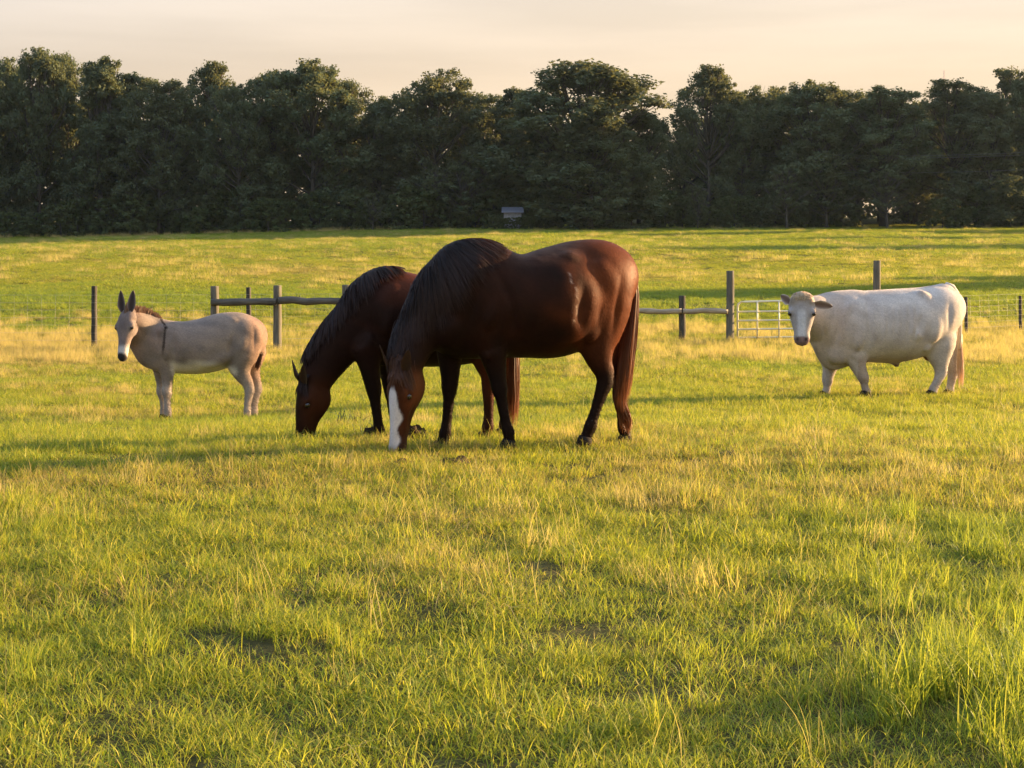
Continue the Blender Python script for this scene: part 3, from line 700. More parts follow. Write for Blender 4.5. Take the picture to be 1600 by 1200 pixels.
def ribbon_mesh(name, paths, nrms, wid, seed=0, tips=None):
    """paths (n,k,3), nrms (n,k,3): flat tapering locks of hair"""
    r = np.random.default_rng(seed); n_, k_, _ = paths.shape
    T = np.gradient(paths, axis=1); T /= np.linalg.norm(T, axis=2, keepdims=True) + 1e-9
    Sd = np.cross(T, nrms); Sd /= np.linalg.norm(Sd, axis=2, keepdims=True) + 1e-9
    tw = r.normal(0, .5, n_)[:, None, None]; Sd = Sd * np.cos(tw) + nrms * np.sin(tw)
    t_ = np.linspace(0, 1, k_); wv = (wid * r.uniform(.5, 1.3, n_))[:, None] * (1 - t_ ** 3 * .92)[None] * (.55 + .45 * np.minimum(1, t_ * 6))
    A_ = paths - Sd * wv[..., None] * .5; B_ = paths + Sd * wv[..., None] * .5; V_ = np.stack([A_, B_], 2).reshape(-1, 3)
    o = np.arange(n_)[:, None] * 2 * k_ + np.arange(k_ - 1)[None] * 2; Q_ = np.stack([o, o + 1, o + 3, o + 2], -1).reshape(-1, 4)
    me = mesh_np(name, V_, Q_, True); fattr(me, 'rnd', np.repeat(r.random(n_), 2 * k_)); fattr(me, 'tip', np.tile(np.repeat(t_, 2), n_))
    return me
def flow_hair(B, roots, dirs, lens, layer, steer, seed=0, steps=14, grav=.5, stick=1.0, wob=.05):
    """hair grown from roots, falling by its weight and lying on the body it falls on"""
    r = np.random.default_rng(seed); n_ = len(roots); p = roots.copy(); v = dirs.copy(); ps = [p.copy()]; ns = [B.grad(p)]
    kx = r.uniform(0, 6, (n_, 1)); ky = r.uniform(1.2, 3, (n_, 1)); wa = r.normal(size=(n_, 3))
    for i in range(steps):
        st = (lens / steps)[:, None]
        v = v + grav * (np.array([0, 0, -1.]) + steer) + wob * wa * np.sin(kx + i * ky * .45)
        v /= np.linalg.norm(v, axis=1, keepdims=True); p = p + v * st
        for _ in range(2):
            d = B.sample(p); g = B.grad(p); push = np.maximum(layer - d, 0)[:, None]; p = p + g * push
            if stick: p = p - g * (np.clip(d - layer, 0, .02) * .35 * stick * (d < .07))[:, None]
        ps.append(p.copy()); ns.append(g)
    return np.stack(ps, 1), np.stack(ns, 1)
def tail_hair(root, length, n_, spread, dirf, seed, wid, bush=.05, steps=14, taper=.6):
    """dirf(t) -> centre path point (3,) for t in 0..1"""
    r = np.random.default_rng(seed); t_ = np.linspace(0, 1, steps + 1); C_ = np.array([dirf(q_) for q_ in t_])
    a = r.uniform(0, 6.283, n_); rr = np.sqrt(r.random(n_)); ln = r.uniform(.55, 1.0, n_) ** taper; st = r.uniform(0, .32, n_)
    off = np.stack([np.cos(a) * rr, np.sin(a) * rr, np.zeros(n_)], 1)
    Pn = []
    for k_, q_ in enumerate(t_):
        tt = st + (ln - st * .6) * q_; tt = np.clip(tt, 0, 1.08)
        c_ = np.stack([np.interp(tt, t_, C_[:, i]) for i in range(3)], 1); c_[:, 2] -= np.maximum(tt - 1, 0) * length
        env = bush * (.35 + 1.0 * np.sin(np.clip(tt, 0, 1) * 2.4) ** .8) ; wv = .012 * np.sin(q_ * 7 + a * 3)[:, None] * q_
        Pn.append(c_ + off * env[:, None] * np.array([spread[0], spread[1], 0]) + wv * np.array([1, .6, 0]) * spread[0])
    Pn = np.stack(Pn, 1); Nn = np.broadcast_to(off[:, None] + np.array([0, -.3, .01]), Pn.shape).copy(); Nn /= np.linalg.norm(Nn, axis=2, keepdims=True) + 1e-9
    return ribbon_mesh('tail', Pn, Nn, wid, seed)

def coat_material(name, rough=.45, sheen=.3, sheen_tint=(.6, .4, .3), bump=.25, streak=(1, 1, 1), nscale=55, spec=.4, mott=.25):
    m, t, b = mat(name); a = attr(t, 'coat'); n = noise_node(t, nscale, 5, 'World', streak, .65); n2 = noise_node(t, 5, 4, 'World')
    c = mixc(t, .28, a.outputs['Color'], ramp_node(t, n.outputs[0], [(.3, (.35, .35, .35)), (.7, (1.0, 1.0, 1.0))]).outputs[0], 'MULTIPLY')
    c = mixc(t, mott, c, ramp_node(t, n2.outputs[0], [(.3, (.55, .52, .5)), (.65, (1.25, 1.2, 1.15))]).outputs[0], 'MULTIPLY')
    t.links.new(c, b.inputs['Base Color']); b.inputs['Roughness'].default_value = rough; b.inputs['Specular IOR Level'].default_value = spec
    b.inputs['Sheen Weight'].default_value = sheen; b.inputs['Sheen Roughness'].default_value = .35; b.inputs['Sheen Tint'].default_value = (*sheen_tint, 1)
    if 'bay' in name: b.inputs['Specular Tint'].default_value = (1, .62, .42, 1)
    bp = N(t, 'ShaderNodeBump'); bp.inputs['Strength'].default_value = bump; bp.inputs['Distance'].default_value = .012
    nb = noise_node(t, 9, 5, 'World', (1, 1, .6), .6); hh = mathn(t, 'ADD', mathn(t, 'MULTIPLY', n.outputs[0], .35), nb.outputs[0])
    t.links.new(hh, bp.inputs['Height']); t.links.new(bp.outputs[0], b.inputs['Normal'])
    return m
def hair_material(name, stops, tipcol, tipamt=.4, rough=.42, trans=.15):
    m, t, b = mat(name); a = attr(t, 'rnd').outputs['Fac']; tp = attr(t, 'tip').outputs['Fac']
    c = mixc(t, mathn(t, 'MULTIPLY', mathn(t, 'POWER', tp, 2), tipamt), ramp_node(t, a, stops).outputs[0], tipcol)
    t.links.new(c, b.inputs['Base Color']); b.inputs['Roughness'].default_value = rough; b.inputs['Specular IOR Level'].default_value = .22
    tr = N(t, 'ShaderNodeBsdfTranslucent'); ms = N(t, 'ShaderNodeMixShader'); ms.inputs[0].default_value = trans; t.links.new(mixc(t, .5, c, (.45, .16, .05)), tr.inputs[0])
    o = [x for x in t.nodes if x.type == 'OUTPUT_MATERIAL'][0]
    t.links.new(b.outputs[0], ms.inputs[1]); t.links.new(tr.outputs[0], ms.inputs[2]); t.links.new(ms.outputs[0], o.inputs[0])
    return m
def plain(name, col, rough=.5, spec=.5, nsc=0, amt=.3):
    m, t, b = mat(name); b.inputs['Roughness'].default_value = rough; b.inputs['Specular IOR Level'].default_value = spec
    if nsc:
        n = noise_node(t, nsc, 5); t.links.new(ramp_node(t, n.outputs[0], [(.3, tuple(x * (1 - amt) for x in col)), (.7, tuple(min(1, x * (1 + amt)) for x in col))]).outputs[0], b.inputs['Base Color'])
    else: b.inputs['Base Color'].default_value = (*col, 1)
    return m
M_eye = plain('eye', (.012, .006, .004), .08, .8); M_hoof = plain('hoof', (.022, .018, .015), .85, .1, 30)
def hooves(root, feet, r, lowz=None, fwd=(-1, 0, 0)):
    """hoof: a short flared cone from the coronet down into the grass"""
    f_ = nrm(fwd)
    for (p, rad_) in feet:
        g = float(ground(p[0], p[1])) - .012; top = p + [0, 0, rad_ * .2]; h_ = max(.03, top[2] - g)
        path = [top, top * .5 + .5 * np.array([p[0] + f_[0] * rad_ * .25, p[1] + f_[1] * rad_ * .25, g + h_ * .5 - h_ * .5 + (top[2] - g) * .5 - (top[2] - g) * .5 + h_ * .5]), np.array([p[0] + f_[0] * rad_ * .45, p[1] + f_[1] * rad_ * .45, g])]
        V_, Q_ = tube(np.array(path), [rad_ * .95, rad_ * 1.12, rad_ * 1.3], 14); link('hoof', clean(V_, Q_), M_hoof, root)
def finish_body(B, name, root, coatf, M):
    B.smooth(2); me, V_ = B.mesh("body"); fattr(me, 'coat', coatf(V_), 'FLOAT_COLOR'); o = link(name, me, M, root); return me
def ears(root, M, specs, inner, outer, nm='ear'):
    for (base, ax, fc, ln, wd, kw) in specs:
        V_, Q_, ins = ear_geo(base, ax, fc, ln, wd, **kw); me = mesh_np('ear', V_, Q_); edge = np.tile(np.tile(np.abs(np.linspace(-1, 1, 13)), 15), 2)[:, None]
        tipd = np.tile(np.repeat(np.linspace(0, 1, 15), 13), 2)[:, None]
        c = np.where(ins[:, None] > .5, np.array(inner) * (1 - edge ** 3) + np.array(outer) * 1.3 * edge ** 3, np.array(outer) * (1 - .35 * tipd)); fattr(me, 'coat', c, 'FLOAT_COLOR'); link(nm, me, M, root)
def eyes(root, Fr, x, y, z, r_, sides=(1, -1)):
    for s_ in sides: V_, Q_ = uvsphere(Fr.w(x, y * s_, z), r_ * Fr.s); link('eye', mesh_np('eye', V_, Q_), M_eye, root)
def mix3(a, b, t_): return np.asarray(a) * (1 - t_[:, None]) + np.asarray(b) * t_[:, None]
def n3(V_, sc, seed=0): return (vnoise(V_[:, 0] + V_[:, 1] * .7, V_[:, 2], sc, seed) + vnoise(V_[:, 0] * .3 + V_[:, 2] * .9, V_[:, 1] + V_[:, 2] * .4, sc * .7, seed + 5)) * .5

def fur(name, me, coatf, root, M, n_, lenf, wid, flow, seed=0, lift=.22):
    """short coat hair lying along the flow direction, coloured like the skin under it"""
    r = np.random.default_rng(seed); nv_ = len(me.vertices); co = np.empty(nv_ * 3, np.float32); me.vertices.foreach_get('co', co); co = co.reshape(-1, 3)
    nm_ = np.empty(nv_ * 3, np.float32); me.vertices.foreach_get('normal', nm_); nm_ = nm_.reshape(-1, 3)
    i = r.integers(0, nv_, n_); p = co[i] + r.normal(0, .005, (n_, 3)); nn_ = nm_[i]; p = p - nn_ * ((p - co[i]) * nn_).sum(1, keepdims=True) - nn_ * .001
    d = flow(p) + r.normal(0, .16, (n_, 3)); d = d - nn_ * (d * nn_).sum(1, keepdims=True); d /= np.linalg.norm(d, axis=1, keepdims=True) + 1e-6
    L_ = (lenf(p) * r.uniform(.6, 1.2, n_))[:, None]; sd = np.cross(d, nn_); sw = wid * .5 * np.minimum(1, L_ / .018)
    lf = lift * r.uniform(.4, 1.5, (n_, 1)); p1 = p + (d + nn_ * lf) * L_ * .5; p2 = p1 + (d + nn_ * lf * .2 - [0, 0, .1]) * L_ * .5
    V_ = np.stack([p - sd * sw, p + sd * sw, p1 - sd * sw * .8, p1 + sd * sw * .8, p2 - sd * sw * .1, p2 + sd * sw * .1], 1).reshape(-1, 3)
    o = np.arange(n_) * 6; Q_ = np.concatenate([np.stack([o, o + 1, o + 3, o + 2], 1), np.stack([o + 2, o + 3, o + 5, o + 4], 1)])
    c = coatf(p) * r.uniform(.80, 1.22, (n_, 1)); fm = mesh_np(name, V_, Q_); fattr(fm, 'coat', np.repeat(np.clip(c, 0, .9), 6, 0), 'FLOAT_COLOR')
    return link(name, fm, M, root)
def flow_field(Pn, Fr):
    def f(p):
        h = Fr.inv(p); hd = (h[:, 0] > -.08) & (np.abs(h[:, 1]) < .2) & (h[:, 2] > -.3) & (h[:, 2] < .15)
        b_ = Pn.ax * 1.0 + np.array([0, 0, -.55]); b_ = np.tile(b_, (len(p), 1)); b_[:, 2] -= .8 * (np.sin(p[:, 0] * 5 + p[:, 2] * 3) * .25 + .2)
        return np.where(hd[:, None], Fr.X[None], b_)
    return f
def len_field(Fr, body, head):
    def f(p):
        h = Fr.inv(p); hd = (h[:, 0] > -.05) & (np.abs(h[:, 1]) < .2) & (h[:, 2] > -.3) & (h[:, 2] < .15); return np.where(hd, head, body)
    return f
def horse_head(B, Fr):
    k = .025
    Fr.chain(B, [(-.02, -.055, .085, .070), (.06, -.045, .100, .082), (.14, -.045, .110, .098), (.22, -.050, .108, .094), (.31, -.045, .088, .068), (.40, -.045, .072, .054), (.49, -.048, .062, .050), (.56, -.052, .058, .052), (.595, -.058, .048, .047)], k)
    for s_ in (1, -1):
        Fr.blob(B, (.150, .048 * s_, -.112), (.120, .030, .085), .03)         # cheek
        Fr.chain(B, [(.06, -.14, .035, .028, .030 * s_), (.15, -.178, .036, .024, .034 * s_), (.24, -.158, .032, .022, .028 * s_), (.34, -.118, .028, .020, .02 * s_), (.46, -.10, .024, .018, .014 * s_)], .022)
        Fr.blob(B, (.185, .082 * s_, .012), (.050, .026, .030), .018)         # brow over the eye
        Fr.chain(B, [(.22, .0 - .02, .014, .012, .085 * s_), (.34, -.035, .012, .010, .062 * s_), (.42, -.05, .01, .008, .05 * s_)], .018)   # facial crest
        Fr.blob(B, (.575, .036 * s_, -.022), (.034, .022, .030), .016)        # nostril rim
    Fr.chain(B, [(.10, .045, .02, .05), (.25, .038, .02, .035), (.40, .016, .018, .026), (.53, .002, .018, .026)], .03)      # nasal bone
    Fr.blob(B, (.555, 0, -.105), (.045, .034, .026), .025); Fr.blob(B, (.45, 0, -.10), (.09, .03, .022), .03)                  # chin, jaw bars
    for s_ in (1, -1):
        Fr.blob(B, (.588, .048 * s_, -.022), (.026, .015, .013), .006, True)
        Fr.blob(B, (.203, .100 * s_, -.002), (.024, .016, .017), .008, True)
        Fr.blob(B, (.56, .05 * s_, -.083), (.05, .016, .0055), .006, True)
        Fr.blob(B, (.36, .070 * s_, -.075), (.10, .012, .018), .02, True); Fr.blob(B, (.175, .098 * s_, .038), (.05, .010, .014), .012, True)
def horse_ears(root, M, Fr, inner=(.05, .03, .02), outer=(.05, .025, .014), wide=1.0):
    ears(root, M, [(Fr.w(.03, .062 * s_, .040), -Fr.X * .84 + Fr.Z * .40 + Fr.Y * s_ * .38 * wide, Fr.Z * .75 + Fr.Y * s_ * .65, .195, .085, {}) for s_ in (1, -1)], inner, outer)

M_bay = coat_material('bay_coat', .52, .0, (.8, .35, .15), .35, (1, 1, 1), 70, .14)
M_mane = hair_material('black_mane', [(0, (.006, .0045, .005)), (.6, (.012, .008, .007)), (1, (.030, .015, .010))], (.075, .030, .016), .35, .55, .08)
M_forelock = hair_material('reddish_forelock', [(0, (.018, .009, .006)), (1, (.07, .028, .013))], (.16, .06, .025), .5)
M_tail = hair_material('reddish_tail', [(0, (.035, .016, .010)), (.6, (.10, .035, .015)), (1, (.20, .07, .028))], (.32, .11, .04), .5, .42, .25)

def crest_hair(B, crest, n_, ln, layer, side, steer, seed, up=.02, jitter=.012, wid=.011, grav=.4, wob=.06, dir0=.5, lat=.02):
    r = np.random.default_rng(seed); crest = np.asarray(crest, float); s_ = np.r_[0, np.cumsum(np.linalg.norm(np.diff(crest, axis=0), axis=1))]; s_ /= s_[-1]
    q_ = r.random(n_); pt = np.stack([np.interp(q_, s_, crest[:, i]) for i in range(3)], 1)
    pt += r.normal(0, jitter, (n_, 3)) * [1, 1, .6] + np.outer(r.uniform(-lat, lat, n_), side); g = B.grad(pt); d = B.sample(pt); pt = pt + g * (0.004 - d)[:, None]
    ly = layer * r.random(n_) ** .7 + .003; L_ = np.interp(q_, np.linspace(0, 1, len(ln)), ln) * r.uniform(.6, 1.08, n_)
    st = np.stack([np.interp(q_, np.linspace(0, 1, len(steer)), np.array(steer)[:, i]) for i in range(3)], 1)
    dirs = g * .35 + np.asarray(side) * dir0 + np.array([0, 0, -.05]) + r.normal(0, .10, (n_, 3)); dirs /= np.linalg.norm(dirs, axis=1, keepdims=True)
    Pp, Nn = flow_hair(B, pt, dirs, L_, ly, st, seed, 14, grav, 1.0, wob)
    return Pp, Nn, wid

# --- the big bay horse ------------------------------------------------------------
PL = Plane(700, 11.1, 1000, 11.56)
B = Body([-1.35, 10.15, -.15], [1.30, 12.6, 1.75], .0125)
PL.chain(B, [(726, 476, 84, 42), (748, 470, 91, 50), (786, 476, 83, 62), (826, 478, 81, 70), (866, 472, 86, 75), (902, 456, 80, 54), (930, 440, 66, 50), (944, 434, 55, 46)], .05)
# withers, shoulder blade, forearm muscle, chest, haunch, flank
B.blob(PL.p(738, 402, 0), [.22, .06, .10], np.stack([PL.ax, PL.L, [0, 0, 1]]), .08)
for s_ in (1, -1):
    B.blob(PL.p(752, 460, .16 * s_), [.13, .10, .27], np.stack([nrm(PL.ax * .9 + np.array([0, 0, .3])), PL.L, nrm(np.array([0, 0, 1]) - PL.ax * .3)]), .06)
    B.blob(PL.p(764, 520, .17 * s_), [.12, .085, .12], np.stack([PL.ax, PL.L, [0, 0, 1.]]), .05)
    B.blob(PL.p(700, 520, .12 * s_), [.11, .09, .12], np.stack([PL.ax, PL.L, [0, 0, 1.]]), .06)
    B.blob(PL.p(944, 455, .155 * s_), [.22, .125, .26], np.stack([PL.ax, PL.L, [0, 0, 1.]]), .07)
    B.blob(PL.p(930, 505, .16 * s_), [.17, .09, .17], np.stack([PL.ax, PL.L, [0, 0, 1.]]), .06)
    B.blob(PL.p(880, 500, .27 * s_), [.16, .06, .15], np.stack([PL.ax, PL.L, [0, 0, 1.]]), .08)
PL.chain(B, [(732, 440, 56, 32, 0), (706, 460, 49, 28, .0), (681, 485, 44, 25, .01), (659, 514, 37, 22, .03), (643, 543, 32, 20, .07), (635, 566, 28, 18, .11)], .05)
foot = []
FT = [((703, 548, 22), (703, 570, 17.5), (703, 590, 14.5), (702, 606, 13), (701, 622, 9.5), (699, 645, 8.3), (697, 664, 8.4), (695, 677, 10.2), (692, 686, 8.6), (690, 693, 9.2))]
foot.append(PL.leg(B, FT[0], -.13, .85))
foot.append(PL.leg(B, ((768, 528, 29, .6), (770, 550, 22), (774, 572, 17), (778, 592, 13.5), (780, 606, 13), (783, 622, 9.6), (787, 645, 8.4), (791, 664, 8.5), (794, 674, 10.2), (795, 682, 8.6), (796, 689, 9.2)), .145, .85))
foot.append(PL.leg(B, ((938, 478, 50, .5), (934, 508, 42, .5), (932, 535, 30, .62), (936, 560, 21, .7), (943, 582, 14.5, .75), (945, 596, 13.5, .75), (939, 614, 10.5), (932, 635, 8.6), (926, 654, 8.6), (922, 666, 10.4), (918, 676, 8.8), (915, 684, 9.4)), .15, .85))
foot.append(PL.leg(B, ((950, 478, 46, .5), (952, 508, 38, .5), (953, 535, 28, .62), (959, 560, 20, .7), (967, 582, 14.5, .75), (968, 598, 13, .75), (968, 614, 10.5), (970, 635, 8.6), (972, 654, 8.6), (974, 667, 10.4), (976, 676, 8.8), (978, 683, 9.4)), -.15, .85))
B.blob(PL.p(953, 578, .15), [.03, .03, .05], None, .03); B.blob(PL.p(975, 579, -.15), [.03, .03, .05], None, .03)
H1 = Frame(PL.p(629, 570, .17) , (-.12, -.02, -1), (-.60, -.80, 0), 1.11)
horse_head(B, H1)
both = (1, -1)
muscle(PL, B, 771, 488, .15, .065, .016, .06, 72, .02, both); muscle(PL, B, 738, 440, .16, .05, .010, .05, 62, .025, both)
muscle(PL, B, 706, 512, .09, .07, .015, .05, 60, .025); muscle(PL, B, 768, 548, .085, .05, .012, .04, 75, .02); muscle(PL, B, 893, 405, .07, .05, .004, .05, -20, .04, both)
muscle(PL, B, 925, 520, .09, .06, .012, .05, 60, .02); muscle(PL, B, 948, 440, .16, .09, .006, .06, -65, .05, both)
groove(PL, B, [(764, 402), (784, 440), (797, 480), (798, 512), (788, 533)], .035, .014, .02); groove(PL, B, [(752, 430), (741, 470), (734, 505), (742, 530)], .03, .009, .02)
groove(PL, B, [(910, 428), (914, 462), (909, 500), (913, 524)], .06, .011, .04); groove(PL, B, [(975, 418), (968, 455), (961, 500), (955, 545)], .03, .006, .02); groove(PL, B, [(948, 455), (938, 490), (934, 525)], .03, .004, .02)
groove(PL, B, [(735, 556), (760, 548), (785, 540)], .02, .010, .015); groove(PL, B, [(951, 556), (951, 580)], .015, .008, .01)
for q_ in range(0): groove(PL, B, [(818 + q_ * 12, 425), (822 + q_ * 12, 465), (820 + q_ * 11, 510)], .018, .0035, .012)
root1 = empty('horse', (float(PL.p(830, 690)[0]), float(PL.p(830, 690)[1]), float(ground(*PL.p(830, 690)[:2]))))
tag(root1, 'big glossy dark bay horse with a white blaze, grazing in front of the other horse', 'horse')
def coat1(V_):
    px, row = to_px(V_); h = H1.inv(V_); n_ = n3(V_, .12, 3); n2_ = n3(V_, .035, 8)
    red = (.125, .032, .010); dk = (.0088, .0045, .0040); blk = (.007, .0055, .006)
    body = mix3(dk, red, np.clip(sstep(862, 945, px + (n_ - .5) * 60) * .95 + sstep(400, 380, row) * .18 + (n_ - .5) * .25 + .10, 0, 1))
    body = mix3(body, (.13, .060, .035), (sstep(420, 392, row) * sstep(780, 820, px) * sstep(925, 890, px) * .5 * n2_ * 2).clip(0, 1))       # worn hair on the back
    hdm = (h[:, 0] > -.10) & (np.abs(h[:, 1]) < .2) & (h[:, 2] > -.30) & (h[:, 2] < .15) & (px < 668); leg_ = sstep(545, 600, row + (n_ - .5) * 25 + 12 * sstep(760, 700, px)) * (1 - hdm); body = mix3(body, blk, leg_ * .95)
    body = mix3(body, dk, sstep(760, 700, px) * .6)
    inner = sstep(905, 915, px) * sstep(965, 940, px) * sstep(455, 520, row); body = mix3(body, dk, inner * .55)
    # scar down the flank
    sx_ = 899 + 3.5 * np.sin(row * .07) + 1.3 * np.sin(row * .31) - (row < 455) * (455 - row) * .25
    scar = np.exp(-((px - sx_) / 1.6) ** 2) * sstep(418, 432, row) * sstep(508, 496, row) * (V_[:, 1] < PL.Y(px)); body = mix3(body, (.42, .33, .27), (scar * ((n2_ - .42) * 2.6)).clip(0, .55))
    # head
    hd = sstep(-.10, .10, h[:, 0] + (n_ - .5) * .08) * (np.abs(h[:, 1]) < .18) * (h[:, 2] > -.28) * (h[:, 2] < .14) * sstep(556, 590, row) * (px < 668)
    hc = mix3((.16, .048, .017), (.020, .009, .006), sstep(.05, .0, np.abs(h[:, 1]) - .05) * .6 + .2 * n_); hc = mix3(hc, (.05, .028, .022), sstep(.44, .56, h[:, 0]) * .8)
    hc = mix3(hc, (.008, .006, .006), np.exp(-(((h[:, 0] - .203) / .032) ** 2 + ((h[:, 2] + .002) / .022) ** 2)) * (np.abs(h[:, 1]) > .06) * .9); hc = mix3(hc, (.012, .009, .009), np.exp(-(((h[:, 0] - .588) / .030) ** 2 + ((h[:, 2] + .022) / .018) ** 2)) * (np.abs(h[:, 1]) > .03))
    body = mix3(body, hc, hd)
    bw = .016 + .034 * sstep(.14, .30, h[:, 0]) + .006 * np.sin(h[:, 0] * 40) - .010 * sstep(.33, .46, h[:, 0]); bl = sstep(bw + .007, bw - .003, np.abs(h[:, 1] + .004)) * sstep(.13, .19, h[:, 0]) * (h[:, 2] > -.035) * sstep(.64, .60, h[:, 0])
    snip = sstep(.035, .02, np.abs(h[:, 1])) * sstep(.55, .58, h[:, 0]) * .8; body = mix3(body, (.74, .70, .68), (bl * hd).clip(0, 1)); body = mix3(body, (.48, .30, .26), (snip * hd).clip(0, .8))
    return body
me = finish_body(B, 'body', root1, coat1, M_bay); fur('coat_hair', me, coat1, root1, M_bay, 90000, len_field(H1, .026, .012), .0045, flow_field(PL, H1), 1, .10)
horse_ears(root1, M_bay, H1)
eyes(root1, H1, .203, .083, -.002, .023)
hooves(root1, [(p, .052) for p in foot], .05, fwd=-PL.ax)
crest = [PL.p(px_, r_, 0.0) for px_, r_ in ((752, 381), (733, 378), (714, 387), (689, 406), (665, 432), (646, 458))] + [PL.p(631, 486, .02), PL.p(618, 513, .05), PL.p(611, 540, .09)]
st = [(1.1, 0, .25), (.8, 0, .2), (.25, 0, 0), (-.05, 0, 0), (-.15, 0, 0), (-.1, 0, 0), (0, 0, 0)]
Pa, Na, wd = crest_hair(B, crest, 11000, [.24, .40, .54, .56, .52, .42, .20], .020, PL.L, st, 5, wid=.0052, wob=.035)
link('mane', ribbon_mesh('mane', Pa, Na, wd, 5), M_mane, root1)
fc = [H1.w(-.05, -.03, .02), H1.w(-.02, 0, .045), H1.w(-.03, .05, .03)]
Pa, Na, wd = crest_hair(B, fc, 420, [.24, .17, .28], .02, H1.Z, [(-.25, -.1, 0), (.1, 0, 0), (.55, .05, 0)], 6, wid=.008, jitter=.02, dir0=.6)
link('forelock', ribbon_mesh('forelock', Pa, Na, wd, 6), M_forelock, root1)
Pt = lambda q_: PL.p(np.interp(q_, [0, .1, .3, .6, 1], [988, 992, 987, 979, 972]), np.interp(q_, [0, .1, .3, .6, 1], [425, 450, 500, 560, 628]), -.02)
link('tail', tail_hair(None, 1.0, 1700, (.6, .8), Pt, 9, .0048, .085, taper=.9), M_tail, root1)
Pt2 = lambda q_: PL.p(np.interp(q_, [0, .3, .6, 1], [962, 966, 976, 972 + 8]), np.interp(q_, [0, .3, .6, 1], [585, 620, 650, 672]), -.05)
link('tail', tail_hair(None, .4, 260, (.8, .6), Pt2, 10, .007, .055), M_tail, root1)

# --- the dark brown horse behind ------------------------------------------------------------
PM = Plane(600, 11.98, 805, 12.28)
B = Body([-1.95, 11.0, -.15], [.25, 13.4, 1.55], .0125)
PM.chain(B, [(606, 498, 74, 36), (628, 498, 73, 44), (660, 503, 70, 56), (698, 503, 69, 60), (735, 500, 66, 56), (764, 490, 56, 48), (776, 486, 48, 42)], .05)
B.blob(PM.p(608, 446, 0), [.16, .06, .10], np.stack([PM.ax, PM.L, [0, 0, 1]]), .08)
for s_ in (1, -1):
    B.blob(PM.p(612, 492, .15 * s_), [.12, .09, .24], np.stack([PM.ax, PM.L, [0, 0, 1.]]), .06)
    B.blob(PM.p(582, 530, .10 * s_), [.10, .08, .12], np.stack([PM.ax, PM.L, [0, 0, 1.]]), .06)
    B.blob(PM.p(774, 500, .14 * s_), [.18, .11, .24], np.stack([PM.ax, PM.L, [0, 0, 1.]]), .07)
PM.chain(B, [(608, 484, 57, 30, 0), (584, 496, 47, 26, .01), (557, 513, 41, 24, .02), (531, 537, 36, 22, .04), (510, 564, 32, 20, .06), (497, 588, 27, 18, .08)], .05)
foot = [PM.leg(B, ((574, 545, 24, .7), (577, 570, 17), (581, 592, 14), (584, 608, 12.5), (586, 625, 9.2), (589, 648, 8), (591, 664, 8.2), (592, 674, 9.8), (591, 682, 8.4), (590, 687, 9)), .13, .85),
        PM.leg(B, ((604, 545, 22, .7), (606, 570, 16), (608, 592, 13), (610, 606, 12), (612, 625, 9), (615, 648, 8), (618, 664, 8), (619, 672, 9.6), (619, 680, 8.4), (619, 685, 9)), -.13, .85),
        PM.leg(B, ((762, 515, 38, .5), (758, 540, 27, .62), (757, 562, 19, .7), (763, 584, 13.5, .75), (764, 597, 12.5, .75), (763, 614, 9.8), (763, 635, 8), (763, 655, 8), (762, 666, 9.6), (760, 674, 8.2), (758, 680, 8.8)), .14, .85),
        PM.leg(B, ((782, 515, 36, .5), (782, 540, 25, .62), (783, 562, 18, .7), (789, 584, 13, .75), (790, 597, 12, .75), (790, 614, 9.6), (789, 635, 8), (788, 655, 8), (788, 664, 9.6), (787, 672, 8.2), (786, 678, 8.8)), -.14, .85)]
H2 = Frame(PM.p(482, 592, .10), (-.17, -.02, -1), (-.90, -.43, 0), 1.0)
horse_head(B, H2)
muscle(PM, B, 610, 500, .14, .06, .014, .05, 75, .02, both); muscle(PM, B, 578, 535, .08, .06, .005, .05, 60, .03); groove(PM, B, [(628, 450), (640, 490), (642, 530)], .035, .014, .02)
groove(PM, B, [(575, 490), (585, 520), (597, 548)], .03, .010, .02); groove(PM, B, [(545, 545), (562, 535), (572, 520)], .03, .008, .02)
root2 = empty('horse', (float(PM.p(700, 690)[0]), float(PM.p(700, 690)[1]), float(ground(*PM.p(700, 690)[:2]))))
tag(root2, 'smaller dark brown horse without white marks, grazing half hidden behind the big bay', 'horse')
def coat2(V_):
    px, row = to_px(V_); h = H2.inv(V_); n_ = n3(V_, .12, 13)
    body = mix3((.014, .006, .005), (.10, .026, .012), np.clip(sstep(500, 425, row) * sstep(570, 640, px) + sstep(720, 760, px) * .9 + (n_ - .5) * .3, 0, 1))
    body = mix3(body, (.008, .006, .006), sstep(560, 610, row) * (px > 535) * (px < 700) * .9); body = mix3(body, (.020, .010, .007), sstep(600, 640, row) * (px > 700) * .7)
    hd = sstep(-.12, .12, h[:, 0] + (n_ - .5) * .08) * (np.abs(h[:, 1]) < .18) * (h[:, 2] > -.28) * (h[:, 2] < .14) * (px < 525)
    ey = np.exp(-(((h[:, 0] - .203) / .035) ** 2 + ((h[:, 2] + .002) / .022) ** 2)) * (np.abs(h[:, 1]) > .06) + np.exp(-(((h[:, 0] - .588) / .030) ** 2 + ((h[:, 2] + .022) / .018) ** 2)) * (np.abs(h[:, 1]) > .03)
    return mix3(body, mix3((.016, .007, .005), (.09, .028, .013), np.clip(sstep(.0, .12, h[:, 1]) * .6 + sstep(.45, .6, h[:, 0]) * .5, 0, 1)) * (1 - .9 * ey[:, None].clip(0, 1)), hd)
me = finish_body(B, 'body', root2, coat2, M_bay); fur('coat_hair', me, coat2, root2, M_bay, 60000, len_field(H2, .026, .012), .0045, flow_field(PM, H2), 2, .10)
horse_ears(root2, M_bay, H2, wide=1.3); eyes(root2, H2, .203, .083, -.002, .023)
